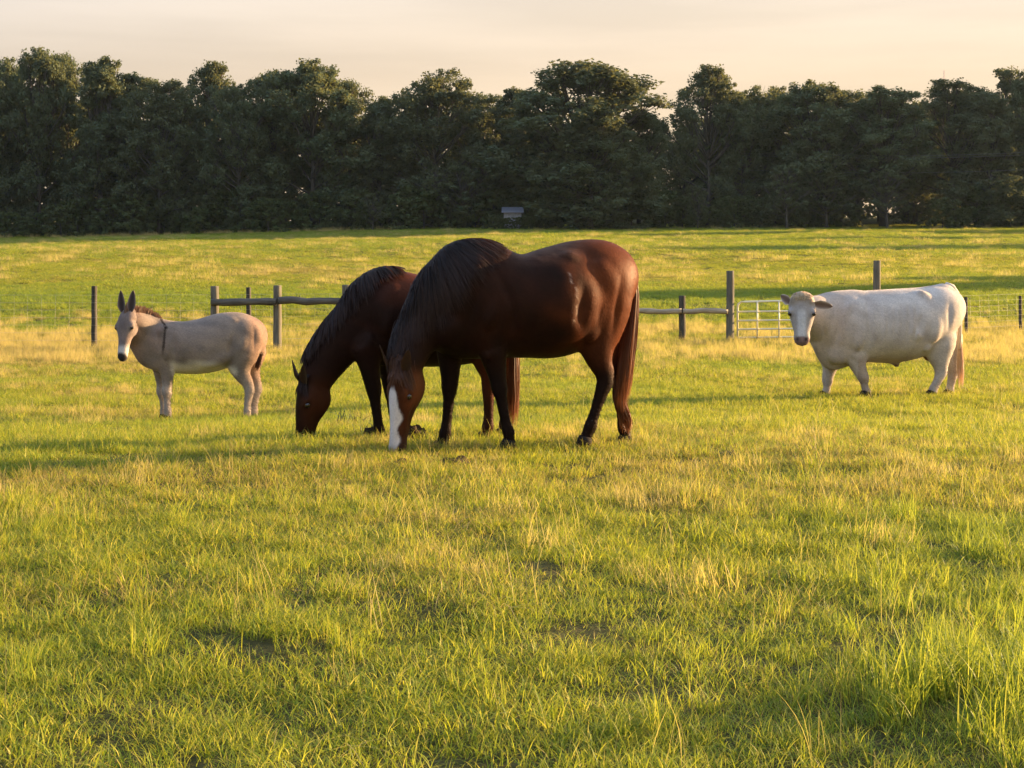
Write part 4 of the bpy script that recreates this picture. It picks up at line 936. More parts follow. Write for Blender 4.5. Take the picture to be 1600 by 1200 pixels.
hooves(root2, [(p, .05) for p in foot], .05, fwd=-PM.ax)
crest = [PM.p(px_, r_, 0.0) for px_, r_ in ((618, 424), (605, 424), (588, 430), (566, 450), (540, 470), (515, 495))] + [PM.p(494, 527, .04), PM.p(482, 550, .06)]
Pa, Na, wd = crest_hair(B, crest, 3200, [.14, .20, .26, .28, .24, .15], .03, PM.L, [(.5, 0, .1), (.2, 0, 0), (0, 0, 0), (0, 0, 0)], 15, wid=.010)
link('mane', ribbon_mesh('mane', Pa, Na, wd, 15), M_mane, root2)
fc = [H2.w(-.04, -.03, .02), H2.w(-.02, 0, .04), H2.w(-.03, .04, .03)]
Pa, Na, wd = crest_hair(B, fc, 220, [.18, .2, .2], .012, H2.Z, [(-.1, 0, 0), (0, 0, 0), (.2, 0, 0)], 16, wid=.008, jitter=.015, dir0=.3)
link('forelock', ribbon_mesh('forelock', Pa, Na, wd, 16), M_mane, root2)
Pt = lambda q_: PM.p(np.interp(q_, [0, .15, .4, 1], [797, 800, 800, 799]), np.interp(q_, [0, .15, .4, 1], [470, 500, 560, 655]), -.02)
link('tail', tail_hair(None, 1.0, 1400, (.62, .7), Pt, 19, .0055, .085, taper=.9), M_tail, root2)

# --- the donkey ------------------------------------------------------------
PD = Plane(250, 15.9, 400, 16.1)
B = Body([-4.75, 14.9, -.55], [-2.55, 16.9, 1.10], .0115)
PD.chain(B, [(246, 540, 38, 22), (262, 541, 40, 28), (290, 543, 41, 34), (320, 540, 43, 36), (348, 532, 43, 34), (370, 527, 39, 30), (386, 526, 32, 26)], .04)
axd = np.stack([PD.ax, PD.L, [0, 0, 1.]])
for s_ in (1, -1):
    B.blob(PD.p(255, 540, .11 * s_), [.11, .07, .19], axd, .05); B.blob(PD.p(246, 566, .09 * s_), [.09, .06, .09], axd, .05)
    B.blob(PD.p(384, 530, .115 * s_), [.16, .085, .20], axd, .05); B.blob(PD.p(330, 555, .17 * s_), [.2, .05, .12], axd, .06)
PD.chain(B, [(250, 534, 34, 20, .0), (232, 525, 33, 16, .0), (218, 515, 27, 13, .06), (208, 506, 20, 11, .13), (200, 500, 13, 10, .17)], .035)
for q_ in ((259, 611, .10), (251, 611, -.10)): B.blob(PD.p(q_[0], q_[1], q_[2]), [.042, .042, .055], axd, .015)
foot = [PD.leg(B, ((260, 565, 15, .7), (261, 585, 10), (261, 600, 7.8), (261, 612, 7.2), (260.5, 622, 5.2), (261, 634, 4.8), (261.5, 642, 5.6), (262, 650, 5.2)), .10, .85),
        PD.leg(B, ((251, 565, 15, .7), (251, 585, 10), (252, 600, 7.5), (252, 612, 7), (253, 622, 5), (254.5, 634, 4.6), (255, 642, 5.4), (255, 648, 5.2)), -.10, .85),
        PD.leg(B, ((378, 548, 27, .6), (374, 566, 20, .6), (377, 582, 13.5, .65), (386, 598, 9, .7), (389, 607, 8, .7), (388, 618, 6), (386, 632, 5), (386, 642, 5.8), (385.5, 650, 5.4)), .105, .85),
        PD.leg(B, ((390, 548, 26, .6), (388, 566, 20, .6), (392, 582, 13.5, .65), (399, 598, 9, .7), (401, 607, 8, .7), (399, 618, 6), (397, 632, 5), (396.5, 642, 5.8), (396, 649, 5.4)), -.105, .85)]
PD.chain(B, [(398, 508, 9, 8), (406, 520, 6, 6), (410, 540, 4.5, 4.5), (408, 553, 3.5, 3.5)], .02)
HD = Frame(W(197, 489, 15.50), (-.045, -.30, -.95), (-.28, -.92, .28), .80)
def donkey_head(B, Fr):
    Fr.chain(B, [(-.01, -.07, .085, .100), (.07, -.055, .105, .125), (.15, -.055, .112, .136), (.23, -.06, .105, .122), (.33, -.055, .085, .092), (.44, -.05, .072, .076), (.54, -.052, .066, .074), (.60, -.06, .056, .068)], .03)
    for s_ in (1, -1):
        Fr.blob(B, (.17, .065 * s_, -.135), (.12, .04, .09), .03); Fr.blob(B, (.19, .120 * s_, .008), (.052, .026, .03), .018); Fr.blob(B, (.60, .036 * s_, -.026), (.034, .024, .028), .016)
    Fr.blob(B, (.59, 0, -.11), (.045, .04, .028), .025)
    for s_ in (1, -1):
        Fr.blob(B, (.622, .040 * s_, -.022), (.020, .015, .014), .008, True); Fr.blob(B, (.208, .138 * s_, -.004), (.026, .016, .018), .008, True); Fr.blob(B, (.60, .05 * s_, -.09), (.05, .02, .006), .006, True)
donkey_head(B, HD)
muscle(PD, B, 262, 545, .12, .05, .012, .04, 78, .02, both); muscle(PD, B, 251, 522, .10, .035, .007, .04, 65, .02, both); muscle(PD, B, 377, 540, .12, .06, .012, .05, 70, .025, both); muscle(PD, B, 366, 502, .06, .03, .010, .04, -20, .02, both)
muscle(PD, B, 340, 560, .16, .07, .014, .06, 15, .035, both)
groove(PD, B, [(268, 515), (272, 540), (272, 565)], .03, .011, .02); groove(PD, B, [(366, 515), (362, 540), (358, 558)], .03, .012, .025); groove(PD, B, [(396, 507), (398, 530), (397, 560)], .022, .009, .015); groove(PD, B, [(243, 512), (247, 540), (244, 562)], .025, .008, .02)
groove(PD, B, [(206, 498), (218, 512), (222, 535)], .02, .006, .015)
root3 = empty('donkey', (float(PD.p(320, 650)[0]), float(PD.p(320, 650)[1]), float(ground(*PD.p(320, 650)[:2]))))
tag(root3, 'small grey-brown donkey with a dark shoulder stripe, looking at the camera on the left', 'donkey')
M_don = coat_material('donkey_coat', .75, .5, (.8, .7, .6), .35, (1, 1, 1), 60, .2, .3)
def coatd(V_):
    px, row = to_px(V_); h = HD.inv(V_); n_ = n3(V_, .10, 23); n2_ = n3(V_, .03, 28)
    g = mix3((.20, .168, .145), (.335, .265, .21), np.clip(n_ * 1.2 - .1, 0, 1)); g = mix3(g, (.38, .20, .12), (sstep(375, 400, px) * .5 + sstep(230, 205, px) * .5).clip(0, 1) * (.6 + .6 * n_).clip(0, 1))
    bel = sstep(560, 572, row + (n_ - .5) * 8 - 6 * sstep(330, 355, px)) * sstep(262, 272, px + (n_ - .5) * 6) * sstep(372, 362, px + (n_ - .5) * 6) * sstep(592, 582, row); g = mix3(g, (.74, .68, .58), bel)
    g = mix3(g, (.50, .44, .38), sstep(585, 612, row) * .75)
    stripe = sstep(2.7, 1.3, np.abs(px - (252 + sstep(500, 508, row) * 5 - sstep(515, 560, row) * 3)) * (1.4 - .4 * 1)) * sstep(562, 540, row) * (px > 243) * (px < 268); stripe *= np.where(row < 515, 1, .85)
    g = mix3(g, (.035, .025, .02), stripe.clip(0, 1) )
    hd = sstep(-.10, -.04, h[:, 0]) * (np.abs(h[:, 1]) < .16) * (h[:, 2] > -.24) * (px < 216)
    hc = mix3((.15, .13, .125), (.30, .22, .18), n_); hc = mix3(hc, (.62, .58, .53), sstep(.40, .50, h[:, 0] + (n_ - .5) * .05)); hc = mix3(hc, (.035, .03, .03), sstep(.535, .575, h[:, 0] + .5 * np.maximum(h[:, 2], -.1)))
    ring = np.exp(-(((h[:, 0] - .20) / .06) ** 2 + ((h[:, 2] + .01) / .045) ** 2)) * (np.abs(h[:, 1]) > .06); hc = mix3(hc, (.40, .33, .27), ring * .5); hc = mix3(hc, (.02, .016, .015), np.exp(-(((h[:, 0] - .208) / .030) ** 2 + ((h[:, 2] + .004) / .022) ** 2)) * (np.abs(h[:, 1]) > .07))
    return mix3(g, hc, hd)
me = finish_body(B, 'body', root3, coatd, M_don); fur('coat_hair', me, coatd, root3, M_don, 100000, len_field(HD, .036, .016), .0048, flow_field(PD, HD), 3, .16)
ears(root3, M_don, [(HD.w(-.02, .062 * s_, -.015), np.array([.10 * s_, .05, 1.0]) + HD.X * .02, np.array([.12 * s_ - .1, -1, .1]), .235, .10, dict(point=1.0, cup=.7)) for s_ in (1, -1)], (.05, .035, .03), (.24, .18, .15))
eyes(root3, HD, .208, .116, .000, .025); hooves(root3, [(p, .036) for p in foot], .04, fwd=-PD.ax)
M_dmane = hair_material('donkey_mane', [(0, (.09, .06, .045)), (1, (.30, .20, .14))], (.38, .25, .17), .4, .6)
crest = [PD.p(250, 499, 0), PD.p(238, 495, .02), PD.p(226, 490, .06), PD.p(214, 485, .16), PD.p(204, 482, .26), HD.w(-.05, 0, .02), HD.w(.0, 0, .05)]
r_ = np.random.default_rng(4); q_ = r_.random(900) * 6; cr_ = np.array([[np.interp(a_, range(7), [c_[i] for c_ in crest]) for i in range(3)] for a_ in q_]) + r_.normal(0, .010, (900, 3))
g_ = B.grad(cr_); cr_ = cr_ - g_ * (B.sample(cr_) + .004)[:, None]; L_ = np.interp(q_, [0, 1.5, 4, 6], [.03, .06, .075, .045]) * r_.uniform(.7, 1.15, 900)
dd = np.array([0, 0, 1.]) + np.array([.25, 0, 0]) + r_.normal(0, .12, (900, 3)); tt = np.linspace(0, 1, 5)
Pp = cr_[:, None] + dd[:, None] * (L_[:, None] * tt[None])[..., None]
link('mane', ribbon_mesh('mane', Pp, np.broadcast_to(np.array([0, -1., .01]), Pp.shape).copy(), .009, 4), M_dmane, root3)
Pt = lambda q_: PD.p(np.interp(q_, [0, 1], [408, 402]), np.interp(q_, [0, 1], [545, 577]), 0)
link('tail', tail_hair(None, .3, 240, (.45, .45), Pt, 29, .006, .05), M_mane, root3)

# --- the white bull ------------------------------------------------------------
PB = Plane(1290, 19.75, 1490, 20.15)
B = Body([3.25, 18.2, -.75], [6.6, 21.4, 1.25], .0145)
PB.chain(B, [(1318, 512, 55, 40), (1338, 511, 56, 46), (1370, 509, 56, 50), (1405, 508, 57, 52), (1438, 501, 52, 47), (1462, 488, 42, 40), (1474, 482, 34, 34)], .05)
axb = np.stack([PB.ax, PB.L, [0, 0, 1.]])
for s_ in (1, -1):
    B.blob(PB.p(1332, 505, .24 * s_), [.20, .14, .33], axb, .06); B.blob(PB.p(1310, 550, .16 * s_), [.17, .12, .17], axb, .06)
    B.blob(PB.p(1466, 500, .21 * s_), [.22, .13, .33], axb, .07); B.blob(PB.p(1446, 470, .27 * s_), [.08, .06, .06], axb, .05)
    B.blob(PB.p(1410, 515, .34 * s_), [.30, .10, .26], axb, .08)
B.blob(PB.p(1474, 452, 0), [.14, .09, .08], axb, .05)
PB.chain(B, [(1330, 500, 47, 34, 0), (1305, 500, 45, 30, .05), (1286, 500, 40, 26, .08), (1272, 494, 31, 22, .18), (1261, 488, 20, 16, .26)], .05)
PB.chain(B, [(1283, 535, 16, 10, .1), (1292, 556, 15, 9, .04), (1303, 566, 12, 9, 0), (1330, 560, 10, 10, 0)], .05)         # dewlap and brisket
PB.chain(B, [(1365, 558, 8, 14), (1390, 560, 8, 8), (1400, 567, 5.5, 5)], .03); B.blob(PB.p(1400, 570, 0), [.025, .025, .04], axb, .02)     # sheath
PB.chain(B, [(1448, 540, 7, 7, .02), (1449, 550, 8.5, 8, .02), (1450, 557, 7, 7, .02)], .02)                                             # scrotum
for q_ in ((1348, 588, .22), (1293, 593, -.22)): B.blob(PB.p(q_[0] - 1, q_[1], q_[2]), [.060, .055, .07], axb, .02)
foot = [PB.leg(B, ((1336, 548, 22, .7), (1339, 566, 14, .8), (1344, 580, 10.5), (1349, 590, 8.8), (1350, 600, 5.8), (1352, 607, 6.2), (1354, 613, 6.6)), .20, .9),
        PB.leg(B, ((1300, 555, 22, .7), (1297, 572, 12.5, .8), (1294, 586, 9.2), (1293, 595, 8.2), (1292, 604, 5.8), (1291, 611, 6.4), (1290, 616, 6.6)), -.20, .9),
        PB.leg(B, ((1466, 530, 30, .6), (1467, 550, 21, .65), (1469, 568, 13, .7), (1470, 581, 10, .7), (1466, 592, 7), (1461, 602, 6.2), (1458, 608, 6.8), (1457, 613, 7)), .19, .9),
        PB.leg(B, ((1480, 530, 26, .6), (1484, 550, 18, .65), (1487, 568, 12, .7), (1489, 581, 9.5, .7), (1487, 592, 6.8), (1485, 602, 6.2), (1484, 608, 6.8), (1484, 612, 7)), -.19, .9)]
HB = Frame(W(1253, 467, 18.98), (-.05, -.22, -.97), (-.22, -.94, .2), 1.08)
def bull_head(B, Fr):
    Fr.chain(B, [(-.01, -.08, .10, .145), (.06, -.07, .115, .160), (.14, -.075, .12, .162), (.22, -.075, .115, .144), (.31, -.07, .098, .118), (.40, -.07, .088, .096), (.47, -.075, .082, .100), (.505, -.08, .064, .090)], .03)
    for s_ in (1, -1):
        Fr.blob(B, (.17, .06 * s_, -.15), (.13, .05, .09), .04); Fr.blob(B, (.165, .142 * s_, .0), (.05, .03, .035), .02); Fr.blob(B, (.02, .09 * s_, .0), (.05, .05, .05), .03)
    Fr.blob(B, (.49, 0, -.045), (.045, .072, .045), .02); Fr.blob(B, (.49, 0, -.15), (.05, .055, .03), .03); Fr.blob(B, (-.02, 0, .01), (.06, .09, .05), .03)
    for s_ in (1, -1):
        Fr.blob(B, (.495, .052 * s_, -.012), (.022, .016, .020), .008, True); Fr.blob(B, (.185, .166 * s_, -.010), (.024, .016, .016), .008, True); Fr.blob(B, (.50, .05 * s_, -.115), (.04, .06, .007), .006, True)
bull_head(B, HB)
muscle(PB, B, 1345, 525, .20, .10, .022, .09, 80, .03, both); muscle(PB, B, 1326, 490, .16, .08, .004, .07, 70, .03, both); muscle(PB, B, 1446, 464, .12, .07, .008, .06, -40, .05, both)
muscle(PB, B, 1462, 515, .20, .12, .018, .09, 75, .03, both); muscle(PB, B, 1450, 540, .09, .07, .018, .06, 60, .02, both); muscle(PB, B, 1433, 518, .12, .13, .030, .09, 20, .04, both)
groove(PB, B, [(1352, 464), (1358, 495), (1360, 525), (1357, 550)], .045, .016, .025); groove(PB, B, [(1308, 472), (1312, 500), (1306, 530), (1296, 556)], .045, .014, .025)
groove(PB, B, [(1443, 485), (1438, 505), (1441, 530)], .06, .022, .03); groove(PB, B, [(1483, 466), (1485, 492), (1480, 528)], .05, .006, .04); groove(PB, B, [(1318, 552), (1330, 562), (1338, 568)], .025, .012, .015)
groove(PB, B, [(1285, 500), (1288, 525), (1283, 548)], .03, .008, .02)
for q_ in range(6): groove(PB, B, [(1374 + q_ * 11, 470), (1377 + q_ * 11, 500), (1376 + q_ * 10, 535)], .025, .005, .015)
root4 = empty('bull', (float(PB.p(1390, 612)[0]), float(PB.p(1390, 612)[1]), float(ground(*PB.p(1390, 612)[:2]))))
tag(root4, 'heavy cream-white bull standing sideways before the white gate, facing the camera', 'bull')
M_bull = coat_material('cream_coat', .7, .45, (1, .9, .8), .30, (1, 1, 1), 45, .22, .22)
def coatb(V_):
    px, row = to_px(V_); h = HB.inv(V_); n_ = n3(V_, .16, 33); n2_ = n3(V_, .04, 38)
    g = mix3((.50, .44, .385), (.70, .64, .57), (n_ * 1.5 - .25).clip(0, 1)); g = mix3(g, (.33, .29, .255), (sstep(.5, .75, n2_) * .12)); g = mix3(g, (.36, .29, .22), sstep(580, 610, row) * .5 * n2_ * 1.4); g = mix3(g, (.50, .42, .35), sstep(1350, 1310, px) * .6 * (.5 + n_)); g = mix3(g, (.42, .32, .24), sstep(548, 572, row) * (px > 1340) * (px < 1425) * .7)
    g = mix3(g, (.30, .16, .11), sstep(13, 9, np.abs(px - 1449)) * sstep(540, 547, row) * sstep(566, 562, row) * (np.abs((V_ - PB.p(1449, 550, .02)) @ PB.L) < .12))
    g = mix3(g, (.16, .11, .08), np.exp(-(((px - 1398) / 5) ** 2 + ((row - 572) / 4) ** 2)))
    hd = sstep(-.10, -.04, h[:, 0]) * (np.abs(h[:, 1]) < .18) * (h[:, 2] > -.26) * (px < 1276)
    hc = mix3((.42, .38, .35), (.66, .64, .62), sstep(.07, .03, np.abs(h[:, 1])) * sstep(.1, .2, h[:, 0])); hc = mix3(hc, (.40, .32, .24), sstep(.11, .03, h[:, 0]) * .6)
    hc = mix3(hc, (.10, .08, .075), np.exp(-(((h[:, 0] - .19) / .03) ** 2 + ((h[:, 2] + .012) / .026) ** 2)) * (np.abs(h[:, 1]) > .08) * .7)
    nb_ = np.exp(-(((h[:, 0] - .495) / .024) ** 2 + ((np.abs(h[:, 1]) - .052) / .020) ** 2)) * (h[:, 2] > -.06); hc = mix3(hc, (.30, .20, .185), sstep(.455, .475, h[:, 0] + .25 * h[:, 2]) * (h[:, 2] > -.13)); hc = mix3(hc, (.16, .11, .10), sstep(.44, .47, h[:, 0]) * (h[:, 2] < -.10) * .7)
    hc = mix3(hc, (.025, .018, .018), nb_)
    return mix3(g, hc, hd)
me = finish_body(B, 'body', root4, coatb, M_bull); fur('coat_hair', me, coatb, root4, M_bull, 130000, len_field(HB, .034, .018), .006, flow_field(PB, HB), 4, .10)
ears(root4, M_bull, [(HB.w(.05, .135, -.045), (1.0, .15, -.15), (-.05, -1, -.15), .27, .125, dict(point=.6, cup=.6)), (HB.w(.04, -.13, -.045), (-.42, .5, .35), (-.5, -.9, -.1), .20, .13, dict(point=.75, cup=.6))], (.17, .11, .08), (.58, .50, .42))
eyes(root4, HB, .185, .142, .000, .028); hooves(root4, [(p, .065) for p in foot], .05, fwd=-PB.ax)
M_poll = hair_material('cream_hair', [(0, (.42, .32, .20)), (1, (.78, .66, .46))], (.85, .72, .5), .4, .6, .3)
M_switch = hair_material('tail_switch', [(0, (.48, .30, .16)), (1, (.80, .66, .46))], (.8, .6, .38), .4, .6, .35)
fc = [HB.w(-.02, -.09, .02), HB.w(-.045, 0, .045), HB.w(-.02, .09, .02)]
Pa, Na, wd = crest_hair(B, fc, 260, [.045, .07, .045], .012, HB.Z, [(-.6, 0, .7), (0, 0, .6), (.6, 0, .7)], 36, wid=.010, jitter=.03, dir0=.8, wob=.35)
link('topknot', ribbon_mesh('topknot', Pa, Na, wd, 36), M_poll, root4)
tp = [PB.p(1478, 446, 0), PB.p(1488, 449, 0), PB.p(1497, 462, 0), PB.p(1500, 485, 0), PB.p(1500, 515, 0), PB.p(1499, 545, 0)]
V_, Q_ = tube(np.array(tp), [.05, .045, .038, .032, .028, .022], 10); me = clean(V_, Q_); fattr(me, 'coat', np.tile((.70, .60, .48), (len(me.vertices), 1)), 'FLOAT_COLOR'); link('tail', me, M_bull, root4)
Pt = lambda q_: PB.p(np.interp(q_, [0, .5, 1], [1500, 1501, 1502]), np.interp(q_, [0, .5, 1], [525, 570, 604]), -.02)
link('tail_switch', tail_hair(None, .6, 300, (.34, .4), Pt, 39, .006, .10, taper=1.4), M_switch, root4)


# ------------------------------------------------------------ fences, gate, posts
def wood(name, a, b_, rough=.85, grain=(14, 14, 1.2)):
    m, t, bs = mat(name); n = noise_node(t, 1.6, 6, 'World', grain); n2 = noise_node(t, 3, 3, 'World')
    c = ramp_node(t, n.outputs[0], [(.3, a), (.7, b_)]).outputs[0]; c = mixc(t, .35, c, ramp_node(t, n2.outputs[0], [(.35, (.45, .45, .4)), (.7, (1, 1, 1))]).outputs[0], 'MULTIPLY')
    t.links.new(c, bs.inputs['Base Color']); bs.inputs['Roughness'].default_value = rough; bs.inputs['Specular IOR Level'].default_value = .2
    bp = N(t, 'ShaderNodeBump'); bp.inputs['Strength'].default_value = .7; bp.inputs['Distance'].default_value = .012; t.links.new(n.outputs[0], bp.inputs['Height']); t.links.new(bp.outputs[0], bs.inputs['Normal']); return m
M_post = wood('weathered_post', (.09, .085, .065), (.22, .20, .155)); M_rail = wood('weathered_rail', (.07, .065, .055), (.17, .155, .13), grain=(1.2, 14, 14))
M_pale = wood('sunlit_pale_wood', (.30, .24, .16), (.55, .45, .32), grain=(1.2, 14, 14)); M_dpost = wood('dark_post', (.035, .032, .026), (.11, .10, .08))  # pale wood: the sunlight on the rails is put into its colour
m, t, M_b = mat('galvanised_wire'); M_b.inputs['Base Color'].default_value = (.45, .43, .36, 1); M_b.inputs['Metallic'].default_value = .5; M_b.inputs['Roughness'].default_value = .45; M_wire = m
m, t, M_b = mat('gate_paint'); M_b.inputs['Base Color'].default_value = (.80, .73, .50, 1); M_b.inputs['Roughness'].default_value = .4; M_gate = m
def post_geo(px, top, Y, wpx, seed=0, lean=0., sides=12):
    r = np.random.default_rng(seed); x = (px - 800) * Y / F; g = float(ground(x, Y)); z1 = CZ + (HROW - top) * Y / F; n_ = 9
    zz = np.linspace(g - .25, z1, n_); path = np.stack([x + lean * (zz - g) + r.normal(0, .003, n_), np.full(n_, Y) + r.normal(0, .003, n_), zz], 1)
    rad_ = wpx * Y / F / 2 * np.r_[1.04, 1.03, 1.02, 1.0, 1.0, .99, .98, .975, .94]
    path = np.concatenate([path[:-1], path[-1:] - [0, 0, .02], path[-1:]]); rad_ = np.r_[rad_[:-1], rad_[-2], rad_[-1]]
    V_, Q_ = tube(path, rad_, sides); an = np.arctan2(V_[:, 1] - Y, V_[:, 0] - x); V_[:, :2] += (np.sin(an * 3 + seed)[:, None] * .004); return V_, Q_, (x, Y, g)
def rail_geo(a, b_, r0, seed=0, sag=.0, n_=16):
    r = np.random.default_rng(seed); t_ = np.linspace(0, 1, n_); path = np.outer(1 - t_, a) + np.outer(t_, b_); path[:, 2] += sag * np.sin(t_ * np.pi) + np.interp(t_, np.linspace(0, 1, 6), r.normal(0, r0 * .14, 6))
    return tube(path, r0 * (1 + np.interp(t_, np.linspace(0, 1, 9), r.normal(0, .06, 9))), 11)
def add(root, name, V_, Q_, M, label=None):
    o = link(name, clean(V_, Q_), M, root); 
    if label: o['label'] = label
    return o
YF = 33.0
x_, y_ = (433 - 800) * YF / F, YF
rf = empty('rail_fence', (x_, y_, float(ground(x_, y_)))); tag(rf, 'weathered wooden rail fence with three thick posts, between the donkey and the dark horse', 'fence')
for i, (px, top, w_) in enumerate([(335.5, 447, 13), (433.5, 446, 12.5), (541, 445, 13)]):
    V_, Q_, _ = post_geo(px, top, YF, w_, i); add(rf, 'post', V_, Q_, M_post)
for i, (a, b_, sg) in enumerate([((330, 471.5), (432, 472), 0), ((435, 470.5), (545, 473), .03)]):
    V_, Q_ = rail_geo(W(*a, YF - .11), W(*b_, YF - .11), 5.6 * YF / F, 5 + i, sg); add(rf, 'rail', V_, Q_, M_rail)
def wire_fence(name, label, posts, x0, x1, Y0, Y1, hgt, rows=8, step=.32, seed=0, wr=.0021, M=M_dpost):
    r = np.random.default_rng(seed); e_ = empty(name, ((x0 + x1) / 2, (Y0 + Y1) / 2, float(ground((x0 + x1) / 2, (Y0 + Y1) / 2)))); tag(e_, label, 'fence', None)
    for i, (px, top, w_) in enumerate(posts):
        Yp = Y0
        for _ in range(6): Yp = Y0 + (Y1 - Y0) * (((px - 800) * Yp / F) - x0) / (x1 - x0)
        V_, Q_, _ = post_geo(px, top, Yp, w_, seed + i, r.uniform(-.015, .015), 9); add(e_, 'post', V_, Q_, M)
    L_ = x1 - x0; n_ = max(4, int(abs(L_) / 1.2)); xs_ = np.linspace(x0, x1, n_); ysn = np.linspace(Y0, Y1, n_) - .06; gz_ = pchip(PY, PZ, ysn) + CZ
    for k_ in range(rows):
        h_ = hgt * (1 - (1 - (k_ / (rows - 1))) ** 1.0) + .06; path = np.stack([xs_, ysn, gz_ + h_ + r.normal(0, .006, n_)], 1); V_, Q_ = tube(path, wr, 4); add(e_, 'line_wire', V_, Q_, M_wire)
    n_ = int(abs(L_) / step)
    for k_ in range(n_):
        t_ = (k_ + .5) / n_; x = x0 + L_ * t_; y = Y0 + (Y1 - Y0) * t_ - .06; g = float(pchip(PY, PZ, np.array([y]))[0]) + CZ; path = np.array([[x, y, g + .06], [x + r.normal(0, .01), y, g + .5 * hgt], [x + r.normal(0, .012), y, g + hgt + .06]])
        V_, Q_ = tube(path, wr * .75, 3); add(e_, 'stay_wire', V_, Q_, M_wire)
wire_fence('wire_fence', 'square-mesh wire fence on thin posts at the left edge behind the donkey', [(147, 447, 8.5), (-45, 448, 8.5)], -14.2, (335 - 800) * 33 / F, 33.3, 33.1, 1.22, seed=1)
wire_fence('wire_fence', 'wire fence running behind the wooden rails, with one thin post between two thick ones', [(389, 449, 7.5), (600, 449, 7.5), (720, 450, 7.5)], (335 - 800) * 33 / F, (992 - 800) * 36 / F, 33.5, 36.6, 1.22, seed=2)
wire_fence('wire_fence', 'wire fence on two short dark posts right of the bull', [(1510, 464, 5.5), (1594.5, 462, 5), (1690, 460, 5), (1430, 466, 5)], (1372 - 800) * 37 / F, 17.5, 37.3, 42.5, 1.02, seed=3)
YG = 36.5
x_ = (1066 - 800) * YG / F
rf = empty('rail_fence', (x_, YG, float(ground(x_, YG)))); tag(rf, 'low rail fence of pale sunlit poles between the big horse and tall gate post', 'fence')
V_, Q_, _ = post_geo(1066, 462, YG, 10.5, 21); add(rf, 'post', V_, Q_, M_dpost)
V_, Q_, _ = post_geo(991.5, 472, YG, 4, 22); add(rf, 'post', V_, Q_, M_pale, 'thin pale post')
for i, (a, b_) in enumerate([((990, 485.5), (1065, 486.5)), ((1067, 485), (1137, 487))]):
    V_, Q_ = rail_geo(W(*a, YG - .02 - .10 * i), W(*b_, YG - .12), 4.1 * YG / F, 25 + i); add(rf, 'rail', V_, Q_, M_pale)
for (px, top, w_, lab) in [(1141, 423, 12.5, 'tall grey wooden gate post standing left of the white gate'), (1370, 407, 12, 'tall wooden post rising behind the back of the bull')]:
    V_, Q_, o_ = post_geo(px, top, YG, w_, int(px)); me = clean(V_ - np.array(o_), Q_); o = link('gate_post', me, M_post); o.location = o_; tag(o, lab, 'post')
x_ = (1250 - 800) * YG / F
gt = empty('metal_gate', (x_, YG, float(ground(x_, YG)))); tag(gt, 'white tubular metal field gate, partly hidden by the head of the bull', 'gate')
YY_ = YG + .05; rr_ = .026
def gp(px, row): return W(px, row, YY_)
corner = [gp(1152.5, 531), gp(1152.5, 482), gp(1153.5, 475.5), gp(1158, 471.8), gp(1164, 471.5), gp(1230, 470), gp(1352, 467.5), gp(1358, 468.5), gp(1361, 473), gp(1361, 527)]
V_, Q_ = tube(np.array(corner), rr_, 9); add(gt, 'gate_frame', V_, Q_, M_gate)
for row in (486.5, 500.5, 514, 527):
    V_, Q_ = tube(np.array([gp(1152.5, row + .6), gp(1250, row - .6), gp(1361, row - 2.6)]), rr_ * .85, 8); add(gt, 'gate_bar', V_, Q_, M_gate)
for px in (1183, 1217, 1262, 1312):
    V_, Q_ = tube(np.array([gp(px, 470.8) + [0, -.03, 0], gp(px, 529) + [0, -.03, 0]]), rr_ * .8, 8); add(gt, 'gate_upright', V_, Q_, M_gate)

# ------------------------------------------------------------ far things: sheds, power line, mast
M_roof = plain('metal_roof', (.24, .25, .29), .45, .5, 3, .12); M_siding = plain('siding', (.30, .29, .27), .8, .2, 4, .2); M_cable = plain('cable', (.10, .10, .11), .6)
def shed(px, rtop, reave, Y, wpx, label):
    x = (px - 800) * Y / F; g = float(ground(x, Y)); zt = CZ + (HROW - rtop) * Y / F; ze = CZ + (HROW - reave) * Y / F; w_ = wpx * Y / F / 2; d_ = 3.2
    e_ = empty('shed', (x, Y, g)); tag(e_, label, 'shed')
    v = [(x - w_ + .3, Y - d_ + .3, g - .3), (x + w_ - .3, Y - d_ + .3, g - .3), (x + w_ - .3, Y + d_ - .3, g - .3), (x - w_ + .3, Y + d_ - .3, g - .3), (x - w_ + .3, Y - d_ + .3, ze), (x + w_ - .3, Y - d_ + .3, ze), (x + w_ - .3, Y + d_ - .3, ze), (x - w_ + .3, Y + d_ - .3, ze), (x - w_ + .3, Y, zt - .15), (x + w_ - .3, Y, zt - .15)]
    me = bpy.data.meshes.new('wall'); me.from_pydata(v, [], [(0, 1, 5, 4), (2, 3, 7, 6), (1, 2, 6, 9, 5), (3, 0, 4, 8, 7)]); link('wall', me, M_siding, e_)
    for s_ in (-1, 1):
        a_ = [(x - w_, Y, zt), (x + w_, Y, zt), (x + w_, Y + s_ * d_, ze - .12), (x - w_, Y + s_ * d_, ze - .12)]; v = a_ + [(p[0], p[1], p[2] + .10) for p in a_]
        me = bpy.data.meshes.new('roof'); me.from_pydata(v, [], [(0, 1, 2, 3), (4, 5, 6, 7), (0, 1, 5, 4), (1, 2, 6, 5), (2, 3, 7, 6), (3, 0, 4, 7)]); link('roof', me, M_roof, e_)
shed(801, 324.5, 332, 203, 34, 'small shed with a blue-grey metal roof among the shrubs left of the great oak')
shed(1548, 299, 304, 214, 40, 'shed with a thin pale roof in the shade near the right edge')
e_ = empty('power_line', (W(1750, 350, 192)[0], 192, float(ground(W(1750, 350, 192)[0], 192)))); tag(e_, 'thin overhead power line crossing in front of the trees at the right', 'power line')
